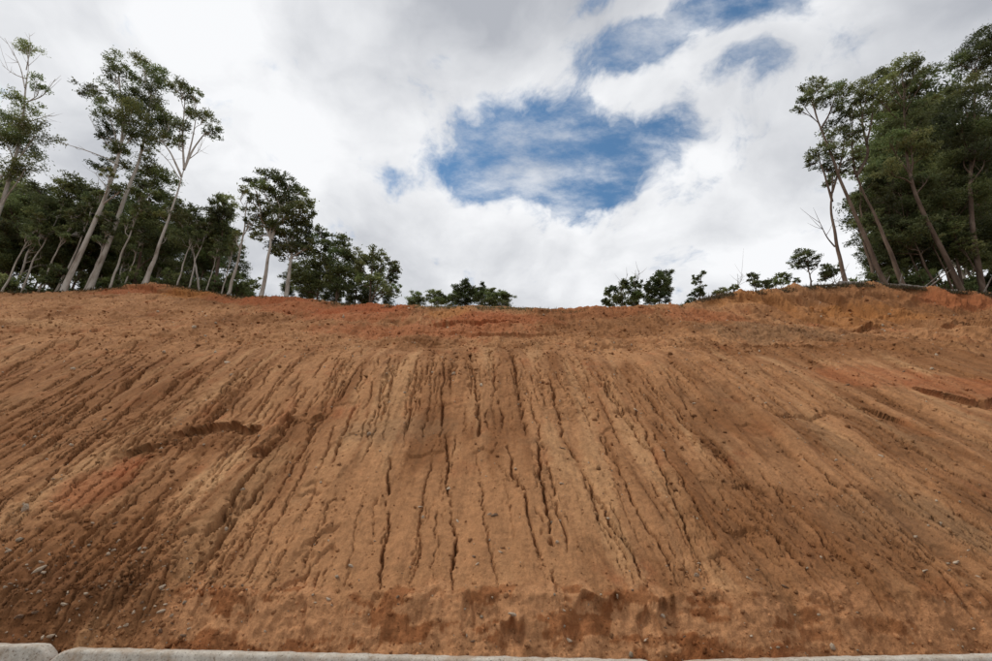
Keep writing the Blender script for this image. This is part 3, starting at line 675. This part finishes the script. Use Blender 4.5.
hero('b', 'gum_tree', 23.9, [(255, 424), (262, 350), (268, 290), (275, 210)], .22,
     [(245, 238, 38, 24), (285, 225, 38, 24), (315, 235, 20, 20), (300, 258, 30, 22), (262, 268, 40, 24), (225, 285, 30, 22), (250, 300, 34, 20), (290, 290, 36, 22), (318, 280, 20, 16)],
     'stout pale gum whose dark crown tucks under its bigger neighbour', GM, M_PALE, 10, dens=1.05, tone=.92)
hero('b', 'gum_tree', 25.4, [(40, 415), (48, 340), (62, 260), (70, 190)], .13,
     [(68, 148, 26, 14), (90, 165, 14, 14), (50, 165, 26, 16), (72, 190, 30, 20), (35, 200, 34, 22), (70, 225, 28, 20), (20, 240, 40, 26), (55, 262, 34, 22), (10, 285, 40, 24), (50, 300, 26, 18)],
     'dark gum with stacked leaf clumps beside the thin leaning gum', GM, M_BROWN, 11)
hero('b', 'gum_tree', 25.6, [(345, 440), (350, 360), (352, 280)], .12,
     [(348, 232, 22, 14), (362, 250, 20, 12), (335, 262, 26, 18), (318, 295, 30, 18), (350, 290, 30, 18), (310, 330, 34, 24), (345, 330, 36, 24), (330, 370, 44, 26), (360, 375, 36, 26), (300, 375, 34, 26), (320, 410, 44, 20)],
     'gum with a small tuft poking above the bushy row', GM, M_BROWN, 12, tone=.9)
hero('b', 'gum_tree', 25.0, [(400, 445), (402, 380), (405, 310)], .14,
     [(402, 268, 34, 16), (425, 270, 24, 14), (380, 282, 28, 18), (430, 300, 28, 18), (400, 310, 40, 22), (372, 330, 30, 20), (440, 318, 28, 18), (412, 350, 40, 26), (380, 375, 34, 24), (440, 360, 34, 24), (410, 400, 48, 22)],
     'wide dark bushy gum in the middle of the row', GM, M_BROWN, 13, tone=.88)
hero('b', 'gum_tree', 24.2, [(495, 455), (498, 390), (505, 320)], .12,
     [(508, 302, 26, 14), (485, 322, 26, 16), (530, 315, 24, 14), (560, 328, 22, 14), (578, 345, 16, 14), (470, 345, 22, 18), (510, 340, 32, 20), (548, 355, 30, 20), (480, 385, 24, 24), (520, 380, 34, 24), (565, 375, 22, 18), (540, 415, 36, 18), (575, 405, 16, 14)],
     'multi stemmed gum at the open end of the row, trunks showing', GM, M_BROWN, 14, extra=[([(496, 452), (518, 395), (530, 330)], .06), ([(497, 440), (540, 400), (552, 350)], .05)])
hero('b', 'gum_tree', 27.0, [(455, 455), (455, 400), (455, 330)], .1, [(460, 315, 28, 18), (445, 345, 28, 22), (470, 365, 26, 22), (450, 400, 34, 26), (470, 430, 34, 16)], 'low dark gum wedged into the bushy row next to the multi stemmed one', GM, M_BROWN, 15, tone=.85)
RADK = 1.22
# far trees over the centre of the crest
FAR = [(632, 452, [(630, 424, 18, 11), (618, 440, 15, 10), (642, 438, 15, 11), (630, 450, 22, 10)], 'small rounded far tree at the end of the centre row, beside the bushy gums'),
       (690, 452, [(688, 418, 18, 10), (675, 432, 15, 11), (702, 430, 15, 11), (690, 444, 24, 10)], 'small domed far tree second in the centre row'),
       (735, 455, [(720, 436, 14, 11), (738, 428, 14, 13), (730, 446, 22, 10)], 'low far tree squeezed between two taller ones on the crest'),
       (772, 455, [(775, 394, 18, 11), (755, 405, 18, 12), (790, 404, 14, 12), (772, 420, 26, 15), (750, 430, 16, 13), (775, 442, 28, 12)], 'tallest far tree over the centre of the bare crest'),
       (820, 455, [(820, 400, 13, 11), (808, 418, 18, 13), (828, 418, 16, 13), (816, 438, 24, 14)], 'far tree with pointed top beside the tallest one'),
       (850, 457, [(850, 412, 13, 10), (838, 430, 16, 12), (862, 428, 14, 12), (850, 445, 24, 12)], 'far tree with flat top between its two neighbours'),
       (890, 457, [(885, 418, 16, 11), (900, 432, 16, 11), (876, 434, 14, 11), (888, 448, 26, 10)], 'last far tree of the centre row, over the bare crest')]
for i, (bx, by, cl, lb) in enumerate(FAR):
    hero('b', 'gum_tree', 56 + (i * 7) % 5, [(bx, by), (bx + 2, by - 20), (bx, cl[0][1] + 5)], .14, cl, lb, 'far trees over the crest', M_BROWN, 40 + i, size=1.4, dens=1.9, tone=.95)
RF = [(215, 308, [(165, 262, 12, 16), (160, 285, 12, 14), (190, 252, 18, 20), (215, 235, 18, 18), (210, 275, 26, 22), (180, 295, 22, 12), (240, 225, 14, 14), (240, 290, 26, 14)], 'feathery tree in the isolated clump on the skyline', [([(215, 260), (232, 215), (240, 190)], .06)]),
      (270, 306, [(262, 222, 14, 16), (280, 230, 12, 16), (258, 255, 22, 18), (275, 270, 22, 18), (265, 290, 26, 12)], 'twiggy middle tree of the isolated skyline clump', [([(268, 250), (276, 210), (280, 178)], .06), ([(265, 250), (262, 215), (268, 185)], .05)]),
      (340, 305, [(368, 192, 24, 16), (350, 205, 22, 18), (382, 210, 16, 18), (365, 225, 28, 20), (340, 232, 22, 18), (318, 240, 20, 22), (375, 250, 22, 20), (345, 260, 24, 20), (315, 268, 22, 18), (362, 280, 24, 14), (322, 290, 22, 12)], 'round topped tree closing the isolated skyline clump', []),
      (488, 292, [(508, 186, 13, 7), (482, 204, 13, 8), (496, 200, 9, 6), (482, 222, 14, 8), (492, 246, 22, 10), (478, 262, 18, 9), (504, 262, 16, 9), (462, 285, 18, 8), (445, 294, 12, 7)], 'lone scraggy little tree standing apart on the skyline', [])]
for i, (bx, by, cl, lb, br) in enumerate(RF):
    hero('c', 'gum_tree', 46 if i < 3 else 42, [(bx, by), (bx + (6 if i != 2 else 12), by - 35), (cl[0][0] * .6 + bx * .4, cl[0][1] + 12)], .16, cl, lb, 'trees on the open skyline', M_BROWN, 60 + i, size=1.3, bare=br, dens=1.7)
# shrubs and the small tree along the right-hand bank
RADK = 1.28
RS_ = [((570, 262), [(560, 252, 16, 9), (582, 250, 16, 9), (572, 258, 22, 8)], 'low round shrub where the bank starts to rise', 'shrub'),
       ((615, 252), [(606, 236, 10, 8), (622, 236, 10, 8), (614, 244, 16, 8)], 'small shrub next to the bare twigs on the bank', 'shrub'),
       ((690, 240), [(684, 194, 16, 9), (698, 200, 14, 9), (690, 212, 18, 8), (688, 226, 18, 8)], 'little tree with a tufted top among the bank shrubs', 'tree'),
       ((724, 250), [(705, 225, 18, 12), (728, 218, 20, 13), (748, 230, 18, 12), (722, 238, 32, 11)], 'dense rounded shrub on the bank below the tufted tree', 'shrub'),
       ((782, 236), [(765, 204, 20, 12), (790, 198, 20, 11), (805, 210, 16, 11), (782, 218, 28, 10)], 'broad shrub with open stems along the bank edge', 'shrub'),
       ((838, 232), [(832, 216, 9, 6), (842, 218, 10, 7)], 'tiny shrub just before the flat topped tree', 'shrub'),
       ((882, 226), [(862, 108, 28, 9), (845, 122, 26, 10), (885, 120, 22, 9), (838, 150, 26, 10), (862, 145, 20, 8), (902, 142, 26, 10), (912, 162, 20, 9), (880, 160, 16, 7), (842, 165, 16, 7)], 'flat topped little gum standing apart on the bank', 'tree'),
       ((965, 222), [(950, 180, 26, 13), (975, 176, 24, 13), (962, 192, 36, 14), (935, 195, 20, 10)], 'dark spreading shrub at the foot of the dark leaning trunk', 'shrub')]
for i, (b, cl, lb, cat) in enumerate(RS_):
    hero('c', 'gum_tree' if cat == 'tree' else 'shrub', 27.5 if i != 6 else 27.0, [b, (b[0] - 3, (b[1] + cl[0][1]) / 2), (b[0] - 6, cl[-1][1] if cat == 'shrub' else cl[0][1] + 20)], .05 if cat == 'shrub' else .11, cl, lb, 'shrubs and small trees on the bank edge', M_BROWN, 80 + i, cat=cat, dens=1.0, size=.95,
         bare=[([(615, 250), (634, 222), (628, 190)], .03), ([(615, 250), (640, 220), (650, 195)], .025)] if i == 1 else ())
RADK = 1.06
# the stand above the right-hand bank
hero('d', 'gum_tree', 23.4, [(160, 568), (148, 500), (135, 420), (138, 340)], .20,
     [(150, 235, 34, 15), (180, 245, 24, 14), (125, 262, 26, 14), (165, 268, 30, 15), (108, 292, 26, 14), (145, 298, 30, 16), (90, 315, 14, 12), (120, 325, 24, 14), (155, 330, 24, 13), (180, 300, 22, 14), (135, 350, 22, 10)],
     'gum with a dark leaning trunk and a broken stub, out on the bank edge', GR, M_BROWN, 101, bare=[([(143, 500), (125, 480), (107, 440)], .05)], extra=[([(137, 400), (120, 340), (105, 300)], .08), ([(137, 380), (155, 320), (165, 260)], .08)])
hero('d', 'gum_tree', 23.2, [(258, 592), (205, 470), (150, 340), (112, 240), (92, 180)], .22,
     [(88, 150, 26, 13), (112, 145, 22, 11), (140, 152, 26, 12), (68, 178, 20, 10), (100, 172, 28, 13), (132, 178, 26, 12), (160, 160, 20, 12), (62, 198, 14, 8), (150, 195, 20, 10)],
     'long thin gum leaning out furthest over the cut, crown flat topped', GR, M_BROWN, 102, extra=[([(112, 240), (130, 210), (145, 165)], .07)])
hero('d', 'gum_tree', 23.6, [(297, 594), (240, 450), (190, 345), (180, 320)], .22,
     [(198, 150, 28, 14), (225, 132, 26, 12), (180, 178, 24, 12), (210, 175, 26, 12), (235, 160, 20, 10), (205, 205, 24, 11), (175, 205, 18, 10)],
     'gum with a crooked elbow in its upper trunk', GR, M_BROWN, 103, extra=[([(190, 345), (222, 292), (205, 250), (200, 180)], .11), ([(212, 275), (225, 220), (228, 150)], .07), ([(188, 340), (180, 280), (182, 200)], .07)])
hero('d', 'gum_tree', 23.8, [(425, 602), (370, 490), (315, 380), (295, 260), (295, 160)], .25,
     [(290, 100, 30, 14), (320, 108, 28, 13), (350, 116, 24, 10), (265, 118, 28, 13), (300, 128, 34, 14), (245, 142, 28, 13), (330, 138, 28, 12), (275, 155, 34, 14), (240, 175, 28, 14), (312, 168, 32, 14), (265, 195, 36, 15), (305, 205, 34, 15), (340, 185, 24, 13), (245, 220, 32, 14), (285, 238, 38, 16), (325, 235, 34, 15), (260, 265, 32, 15), (310, 272, 38, 16), (280, 300, 36, 16), (340, 290, 30, 15), (310, 330, 38, 17), (265, 330, 30, 16), (345, 345, 30, 15)],
     'tallest gum over the bank, layered crown running far down the trunk', GR, M_BROWN, 104, dens=1.05)
hero('d', 'gum_tree', 24.8, [(365, 588), (330, 520), (300, 450)], .15,
     [(255, 350, 32, 18), (235, 385, 26, 18), (280, 375, 36, 20), (250, 415, 34, 20), (300, 410, 38, 22), (225, 440, 24, 18), (270, 450, 38, 22), (320, 455, 36, 22), (240, 475, 30, 18), (290, 490, 40, 22), (335, 500, 34, 20), (255, 510, 30, 18)],
     'lower bushy gum behind the leaning trunks on the bank', GR, M_BROWN, 105, tone=.85, dens=1.1)
hero('d', 'gum_tree', 25.2, [(222, 565), (210, 500), (200, 420), (198, 360)], .17, [(195, 395, 20, 14), (215, 410, 20, 14), (190, 455, 14, 12), (212, 462, 18, 14), (230, 430, 20, 14), (225, 360, 20, 12), (190, 330, 16, 10)], 'dark upright trunk between the leaning ones, small leaf tufts', GR, M_BROWN, 106)
hero('d', 'gum_tree', 25.0, [(462, 600), (450, 500), (440, 380), (450, 200), (455, 110)], .28,
     [(470, 40, 36, 18), (430, 68, 34, 16), (462, 75, 36, 16), (410, 95, 26, 13), (500, 55, 34, 22), (450, 105, 36, 14), (485, 105, 36, 20), (415, 160, 26, 16), (445, 150, 36, 20), (480, 160, 38, 22), (395, 190, 34, 18), (430, 195, 40, 22), (470, 205, 40, 24), (380, 225, 28, 18), (415, 235, 40, 22), (455, 248, 42, 24), (490, 255, 36, 26), (385, 270, 36, 20), (425, 285, 42, 24), (468, 300, 42, 26)],
     'massive dark gum towering at the thick end of the bank stand', GR, M_BROWN, 107, tone=.9, dens=1.1)
hero('d', 'gum_tree', 25.8, [(415, 595), (410, 520), (405, 440)], .18,
     [(390, 320, 36, 22), (430, 330, 40, 24), (470, 345, 38, 26), (375, 355, 30, 22), (410, 370, 42, 24), (450, 385, 42, 26), (380, 400, 36, 22), (420, 420, 42, 26), (465, 430, 40, 26), (390, 450, 38, 24), (435, 470, 44, 26), (480, 480, 40, 26), (400, 500, 40, 24), (450, 520, 44, 24)],
     'thick dark gum below the massive one, foliage almost to the ground', GR, M_BROWN, 108, tone=.82, dens=1.1)

# --- the crowded stands behind: a few kinds, copied
def stand_tree(seed, hgt, tone, bark):
    rg = np.random.default_rng(seed)
    tp = [(0, 0, 0), (rg.normal() * .3, rg.normal() * .3, hgt * .4), (rg.normal() * .5, rg.normal() * .5, hgt * .85)]
    C = []; nC = 26
    for i in range(nC):
        f = (i + .5) / nC; z = hgt * (.34 + .66 * f); rad = hgt * .17 * math.sin(math.pi * min(.12 + .86 * f, 1)) + .25
        a = rg.uniform(0, 6.28); q = rad * rg.uniform(.15, 1)
        s = rg.uniform(.9, 1.5) * hgt / 12
        C.append((np.array([q * math.cos(a), q * math.sin(a), z]), (s, s, s * .62)))
    return build_tree('gum_tree', (0, 0, 0), tp, .15 * hgt / 11, C, 'x', None, bark, seed, dens=.85, tone=tone)
KIND = [stand_tree(301, 12, .95, M_PALE), stand_tree(302, 11, .9, M_BROWN), stand_tree(303, 13, 1.0, M_BROWN), stand_tree(304, 10, 1.05, M_PALE)]
used = set()
def place(kind, x, D, sc, rz, label, group):
    src = KIND[kind]
    if kind in used:
        r = src.copy(); COL.objects.link(r)
        for ch in [c for c in bpy.data.objects if c.parent == src]:
            q = ch.copy(); COL.objects.link(q); q.parent = r
    else: r = src; used.add(kind)
    z = float(base_height(np.array([x]), np.array([D]))[0])
    r.location = (x, D, z); r.scale = (sc, sc, sc); r.rotation_euler = (0, 0, rz); tag(r, label, 'tree', group)
KL = ['pale stemmed gum in the crowded stand behind the tall pale trunks', 'dark stemmed bushy gum in the crowded stand behind the tall pale trunks', 'taller dark stemmed gum in the crowded stand behind the tall pale trunks', 'short pale stemmed gum in the crowded stand behind the tall pale trunks']
KR = ['pale stemmed gum deep in the stand behind the fallen logs', 'dark stemmed bushy gum deep in the stand behind the fallen logs', 'taller dark stemmed gum deep in the stand behind the fallen logs', 'short pale stemmed gum deep in the stand behind the fallen logs']
rg = np.random.default_rng(77)
for i in range(22):
    px = -60 + i * 12.8 + rg.uniform(-4, 4); D_ = rg.uniform(26.5, 38); k = int(rg.integers(0, 4))
    p = at_D(px, 291, D_); lim = np.interp(px, [-60, 0, 40, 90, 130, 165, 200, 225], [180, 176, 180, 196, 196, 206, 214, 222])
    top = at_D(px, lim + rg.uniform(-4, 34), D_)[2]; zb = float(base_height(np.array([p[0]]), np.array([D_]))[0])
    hg = [12, 11, 13, 10][k]; place(k, p[0], D_, (top - zb) / (hg * 1.05), rg.uniform(0, 6.28), KL[k], 'crowded stand behind the pale gums')
for i in range(15):
    px = 885 + i * 12.5 + rg.uniform(-4, 4); D_ = rg.uniform(26.5, 35); k = int(rg.integers(0, 4))
    p = at_D(px, 288, D_); lim = np.interp(px, [880, 910, 940, 992, 1070], [225, 180, 130, 90, 70])
    top = at_D(px, lim + rg.uniform(0, 80), D_)[2]; zb = float(base_height(np.array([p[0]]), np.array([D_]))[0])
    hg = [12, 11, 13, 10][k]; place(k, p[0], D_, (top - zb) / (hg * 1.05), rg.uniform(0, 6.28), KR[k], 'deep stand behind the fallen logs')
for i in range(9):
    px = 285 + i * 13 + rg.uniform(-4, 4); D_ = rg.uniform(26, 29); k = 1 + int(rg.integers(0, 2))
    p = at_D(px, 300, D_); top = at_D(px, np.interp(px, [285, 330, 400], [258, 270, 285]) + rg.uniform(0, 8), D_)[2]; zb = float(base_height(np.array([p[0]]), np.array([D_]))[0])
    place(k, p[0], D_, max((top - zb), 1.5) / ([12, 11, 13, 10][k] * 1.05), rg.uniform(0, 6.28), 'low dark bush filling in behind the row of gums along the middle crest', 'bushes behind the middle row')

# --- slim young gums whose thin stems show against the dark stand
def slim(seed, hgt, bark):
    rg = np.random.default_rng(seed); C = []
    for i in range(8):
        f = i / 7; a = rg.uniform(0, 6.28); q = rg.uniform(.1, .7); C.append((np.array([q * math.cos(a), q * math.sin(a), hgt * (.66 + .34 * f)]), (.55, .55, .36)))
    return build_tree('gum_tree', (0, 0, 0), [(0, 0, 0), (.15, .05, hgt * .4), (-.05, .1, hgt * .9)], .115, C, 'x', None, bark, seed, dens=1.0, tone=1.1)
n0 = len(KIND); KIND += [slim(361, 7.0, M_PALE), slim(362, 8.0, M_PALE), slim(363, 7.0, M_BROWN)]
rg = np.random.default_rng(99)
for i, px in enumerate([4, 22, 40, 56, 84, 108, 122, 140, 176, 188, 206, 222]):
    D_ = rg.uniform(24.5, 25.6); place(n0 + i % 2, at_D(px, 291, D_)[0], D_, rg.uniform(.72, 1.1) * (1 if px < 150 else .8), rg.uniform(0, 6.28),
        ['slim young pale gum under the edge of the dense stand', 'taller slim pale gum under the edge of the dense stand'][i % 2], 'slim young gums before the dense stand')
for i, px in enumerate([905, 928, 952, 984]):
    D_ = rg.uniform(24.6, 25.4); place(n0 + 2, at_D(px, 290, D_)[0], D_, rg.uniform(.8, 1.15), rg.uniform(0, 6.28), 'slim young brown stemmed gum among the leaning trunks by the logs', 'slim young gums by the logs')

# --- undergrowth shrubs below the stands
def bush(seed):
    rg = np.random.default_rng(seed); C = []
    for i in range(13):
        a = rg.uniform(0, 6.28); q = rg.uniform(0, 1.1); C.append((np.array([q * math.cos(a), q * math.sin(a), .55 + rg.uniform(0, 1.5) * (1 - q * .4)]), (.55, .55, .42)))
    return build_tree('shrub', (0, 0, 0), [(0, 0, 0), (.1, 0, .5), (.05, .1, 1.3)], .09, C, 'x', None, M_BROWN, seed, dens=.8, tone=1.0, cat='shrub')
BK = [bush(351), bush(352)]; bused = set()
def place_bush(k, px, D_, sc, label, group):
    src = BK[k]
    if k in bused:
        r = src.copy(); COL.objects.link(r)
        for ch in [c for c in bpy.data.objects if c.parent == src]:
            q = ch.copy(); COL.objects.link(q); q.parent = r
    else: r = src; bused.add(k)
    x = at_D(px, 292, D_)[0]; z = float(base_height(np.array([x]), np.array([D_]))[0])
    r.location = (x, D_, z - .1); r.scale = (sc, sc, sc * 1.1); r.rotation_euler = (0, 0, random.uniform(0, 6.28)); tag(r, label, 'shrub', group)
rg = np.random.default_rng(88)
for i in range(22):
    place_bush(i % 2, -40 + i * 13.5 + rg.uniform(-4, 4), rg.uniform(25.6, 29), rg.uniform(.5, 1.15), 'leafy shrub in the undergrowth under the pale gums', 'undergrowth shrubs under the pale gums')
for i in range(13):
    place_bush(i % 2, 872 + i * 13 + rg.uniform(-4, 4), rg.uniform(25.0, 28), rg.uniform(.8, 1.5), 'leafy shrub in the undergrowth behind the fallen logs', 'undergrowth shrubs behind the logs')

# --- fallen timber on the right-hand bank
def log(pts, r, label, seed, stubs=3):
    rg = np.random.default_rng(seed); P = []
    for (px, py, D_) in pts:
        q = at_D(px, py, D_); q[2] = float(base_height(np.array([q[0]]), np.array([D_]))[0]) + r * .7; P.append(q)
    P = curve(P, 14); b = P[0].copy(); V, Q = [], []
    P = P - b; P[1:-1] += rg.normal(size=(12, 3)) * r * .15
    tube(P, np.linspace(r, r * .55, 14), 8, V, Q)
    for _ in range(stubs):
        j = rg.integers(3, 12); d_ = rg.normal(size=3); d_[2] = abs(d_[2]) + .3; ln = rg.uniform(.3, 1.1)
        tube(np.array([P[j], P[j] + d_ * ln * .4, P[j] + d_ * ln * .8 + np.array([.1, 0, .1])]), [r * .35, r * .25, r * .1], 5, V, Q)
    V = np.vstack(V); Q = np.vstack(Q); n = 8
    me = mesh_np('fallen_log', V, Q, smooth=True); bm = bmesh.new(); bm.from_mesh(me); bm.verts.ensure_lookup_table()
    bm.faces.new([bm.verts[i] for i in range(8)]); bm.faces.new([bm.verts[13 * 8 + i] for i in range(8)]); bm.to_mesh(me); bm.free()
    o = link('fallen_log', me, M_DEAD); o.location = b
    return tag(o, label, 'log', 'fallen timber on the bank')
log([(838, 280, 23.1), (880, 280, 23.3), (928, 284, 23.2)], .17, 'long grey fallen log lying along the bank edge under the leaning gums', 1, 4)
log([(900, 286, 22.9), (925, 290, 22.9), (948, 293, 22.8)], .11, 'short broken log lying against the foot of the tallest bank gum', 2, 2)
log([(948, 288, 23.2), (975, 290, 23.3), (1010, 290, 23.2)], .14, 'dark fallen log in the litter under the massive gum', 3, 4)
log([(815, 284, 22.9), (830, 281, 22.9), (842, 283, 23.0)], .06, 'thin dead branch at the tip of the bank by the dark leaning trunk', 4, 6)

# --- grass, litter and roots along the rim (uncountable)
def litter(n, pxr, spread, seed, hgt, cols, name, label):
    rg = np.random.default_rng(seed); px = rg.uniform(*pxr, n); V = []; C = []
    xs = np.interp(px, [s[0] for s in SKY], XC); dc, _ = crest(xs)
    Dd = dc + rg.exponential(spread, n) - .18; zz = base_height(xs, Dd) - .03
    a = rg.uniform(0, 6.28, n); L_ = rg.uniform(.4, 1, n) * hgt; w = rg.uniform(.012, .03, n)
    tip = np.stack([np.cos(a) * L_ * .6, np.sin(a) * L_ * .6 - .05, L_ * rg.uniform(-.25, 1, n)], 1); P = np.stack([xs, Dd, zz], 1)
    sd = np.stack([-np.sin(a), np.cos(a), np.zeros(n)], 1) * w[:, None]
    V = np.stack([P - sd, P + sd, P + tip], 1).reshape(-1, 3)
    C = np.repeat(np.array(cols)[rg.integers(0, len(cols), n)], 3, 0)
    me = mesh_np(name, V, None, np.arange(3 * n).reshape(-1, 3)); color_attr(me, 'leaf', C)
    tag(link(name, me, M_LEAF), label, 'undergrowth', None, 'stuff')
litter(9000, (700, 1040), .55, 3, .30, [(.14, .10, .06), (.22, .16, .10), (.10, .11, .05), (.09, .065, .04)], 'rim_litter', 'dry grass and dark litter along the rim of the bank')
litter(5000, (-60, 400), .8, 4, .30, [(.08, .07, .03), (.05, .06, .025), (.12, .09, .05)], 'rim_grass', 'sparse grass along the crest under the pale gums')
litter(2600, (400, 690), .6, 6, .22, [(.12, .10, .05), (.09, .085, .035), (.2, .16, .08)], 'crest_weeds', 'thin dry weeds along the open middle of the crest')

# ------------------------------------------------------------------ stones and clods on the face
def ico(sub):
    bm = bmesh.new(); bmesh.ops.create_icosphere(bm, subdivisions=sub, radius=1)
    v = np.array([x.co[:] for x in bm.verts]); f = np.array([[q.index for q in t.verts] for t in bm.faces]); bm.free(); return v, f
IV, IF = ico(2); I1, F1 = ico(1)
stone_me = []
M_ST = [mat_simple('pale_stone', [(.26, .18, .12), (.50, .39, .28), (.68, .57, .44)], 6, 5, .85, .4, .02), mat_simple('brown_stone', [(.10, .06, .036), (.20, .125, .078), (.32, .22, .15)], 6, 5, .9, .4, .02)]
for k in range(8):
    rg = np.random.default_rng(500 + k); v = IV.copy()
    for _ in range(14):                                            # flat broken faces
        nrm = rg.normal(size=3); nrm /= np.linalg.norm(nrm); dd = rg.uniform(.35, .75); t = v @ nrm - dd; v -= np.clip(t, 0, None)[:, None] * nrm[None, :]
    v *= np.array([1, .75, .55]) * (1 + rg.normal(size=3) * .12); v += rg.normal(size=v.shape) * .015
    for m in range(2):
        q = mesh_np('stone', v, None, IF); q.materials.append(M_ST[m]); stone_me.append(q)
def stone(px, py, wpx, m, label, group, tilt=0, thin=1.0):
    i = seat(px, py); s = .5 * wpx * dep[i] / F
    o = link('stone', stone_me[2 * int(rng.integers(0, 8)) + m]); o.location = VT[i] + np.array([0, -.15, .25]) * s * .1
    o.scale = (s * 1.05, s * rng.uniform(.8, 1.1), s * rng.uniform(.7, 1.1) * thin); o.rotation_euler = (R(-35 + rng.normal() * 15), R(rng.normal() * 20 + tilt), R(rng.normal() * 40))
    tag(o, label, 'stone', group)
stone(26, 510, 17, 0, 'long white stone beside the patch of orange soil', None, -25, .6)
stone(38, 571, 12, 0, 'white slab of stone above the dark clods', None, -30, .6); stone(44, 573, 8, 0, 'small pinkish white stone touching the white slab', None)
stone(72, 544, 8, 1, 'brown stone by itself under the orange soil', None)
stone(490, 514, 8, 0, 'flat white stone alone on the smooth tan earth', None, 0, .6)
stone(561, 522, 8, 0, 'white stone beside the deepest straight rill', None, 20, .7); stone(609, 519, 8, 0, 'larger of two white stones near the fork in the rill', None); stone(611, 529, 5, 0, 'smaller of two white stones near the fork in the rill', None)
stone(617, 596, 8, 0, 'chalky stone hanging in the lip of the toe cut', None, 60); stone(512, 614, 9, 0, 'grey stone lodged in the dark hollow of the toe cut', None)
stone(231, 375, 8, 0, 'pale block near the top of the rilled face', None); stone(72, 445, 8, 0, 'round pale stone between the long rills', None)
stone(636, 411, 8, 0, 'pale block at the head of a branching rill', None); stone(563, 448, 10, 0, 'flat pale stone lying across a fine crack', None, 0, .5)
stone(956, 562, 10, 0, 'pale stone alone on the smooth slabby earth', None); stone(696, 576, 9, 0, 'thin white sliver above the brown toe', None, 0, .4); stone(663, 617, 11, 0, 'grey white stone at the edge of the toe cut', None, 40)
stone(43, 583, 10, 1, 'dark clod like rock in the stony soil above the barrier joint', None); stone(58, 610, 12, 1, 'brown rock just up from the barrier joint', None); stone(20, 617, 12, 1, 'angular brown rock above the barrier end', None)
stone(112, 290, 3, 1, 'dark rock on the mound by the crest', None); stone(95, 297, 6, 1, 'dark rock sitting below the pale trunks', None); stone(138, 317, 4, 1, 'small dark rock on the bare upper slope', None)
rg = np.random.default_rng(42)
for i in range(290):
    px, py = rg.uniform(2, 990), 312 + 330 * rg.random() ** 1.1
    if rg.random() < .35: px, py = rg.uniform(2, 200), rg.uniform(540, 640)
    w = min(2.6 + rg.exponential(1.8), 8) * (.6 + .7 * (py - 310) / 330)
    m = 0 if rg.random() < .55 else 1
    stone(px, py, w, m, 'small pale stone half sunk in the bare slope' if m == 0 else 'small brown stone half sunk in the bare slope', 'small pale stones on the slope' if m == 0 else 'small brown stones on the slope')
# crumbs and clods: thousands, one mass
near = np.where(front & (VPX > -60) & (VPX < 1060) & (VPY < 661) & (D > 5.82))[0]
wgt = .25 + 1.6 * np.clip(rough_mask[near], 0, 1) ** 2 + 3.5 * (np.clip(rill[near], 0, .1) > .02) + 1.5 * (drop[near] > .03) + 3.0 * np.exp(-(((X[near] + 5.0) / 1.8) ** 2 + ((D[near] - 7.0) / .9) ** 2)) + 1.2 * upper[near] + 1.5 * toe[near] * (VPY[near] > 640) + .2 * toe[near]
wgt /= wgt.sum()
NCL = 19000
pick = near[rng.choice(len(near), NCL, p=wgt)]
sz = (.0035 + .0045 * rng.pareto(2.6, NCL)).clip(0, .020) * dep[pick] ** .6 * .62
RV = I1[None, :, :] * (1 + .35 * rng.normal(size=(NCL, 12, 1)).clip(-1.2, 1.2)) * sz[:, None, None] * rng.uniform(.6, 1.3, (NCL, 1, 3))
RV = RV + (VT[pick] + np.array([0, -.2, .3]) * sz[:, None])[:, None, :]
RF_ = (F1[None] + (np.arange(NCL) * 12)[:, None, None]).reshape(-1, 3)
me = mesh_np('clods', RV.reshape(-1, 3), None, RF_)
cc = Cc[pick] * rng.uniform(.65, 1.25, (NCL, 1)); pm = rng.random(NCL) < .07; cc[pm] = np.array([.46, .36, .26]) * rng.uniform(.7, 1.3, (int(pm.sum()), 1)); color_attr(me, 'soil', np.repeat(cc, 12, 0))
tag(link('clods', me, M_SOIL), 'loose crumbs and clods of earth strewn over the slope', 'clods', None, 'stuff')
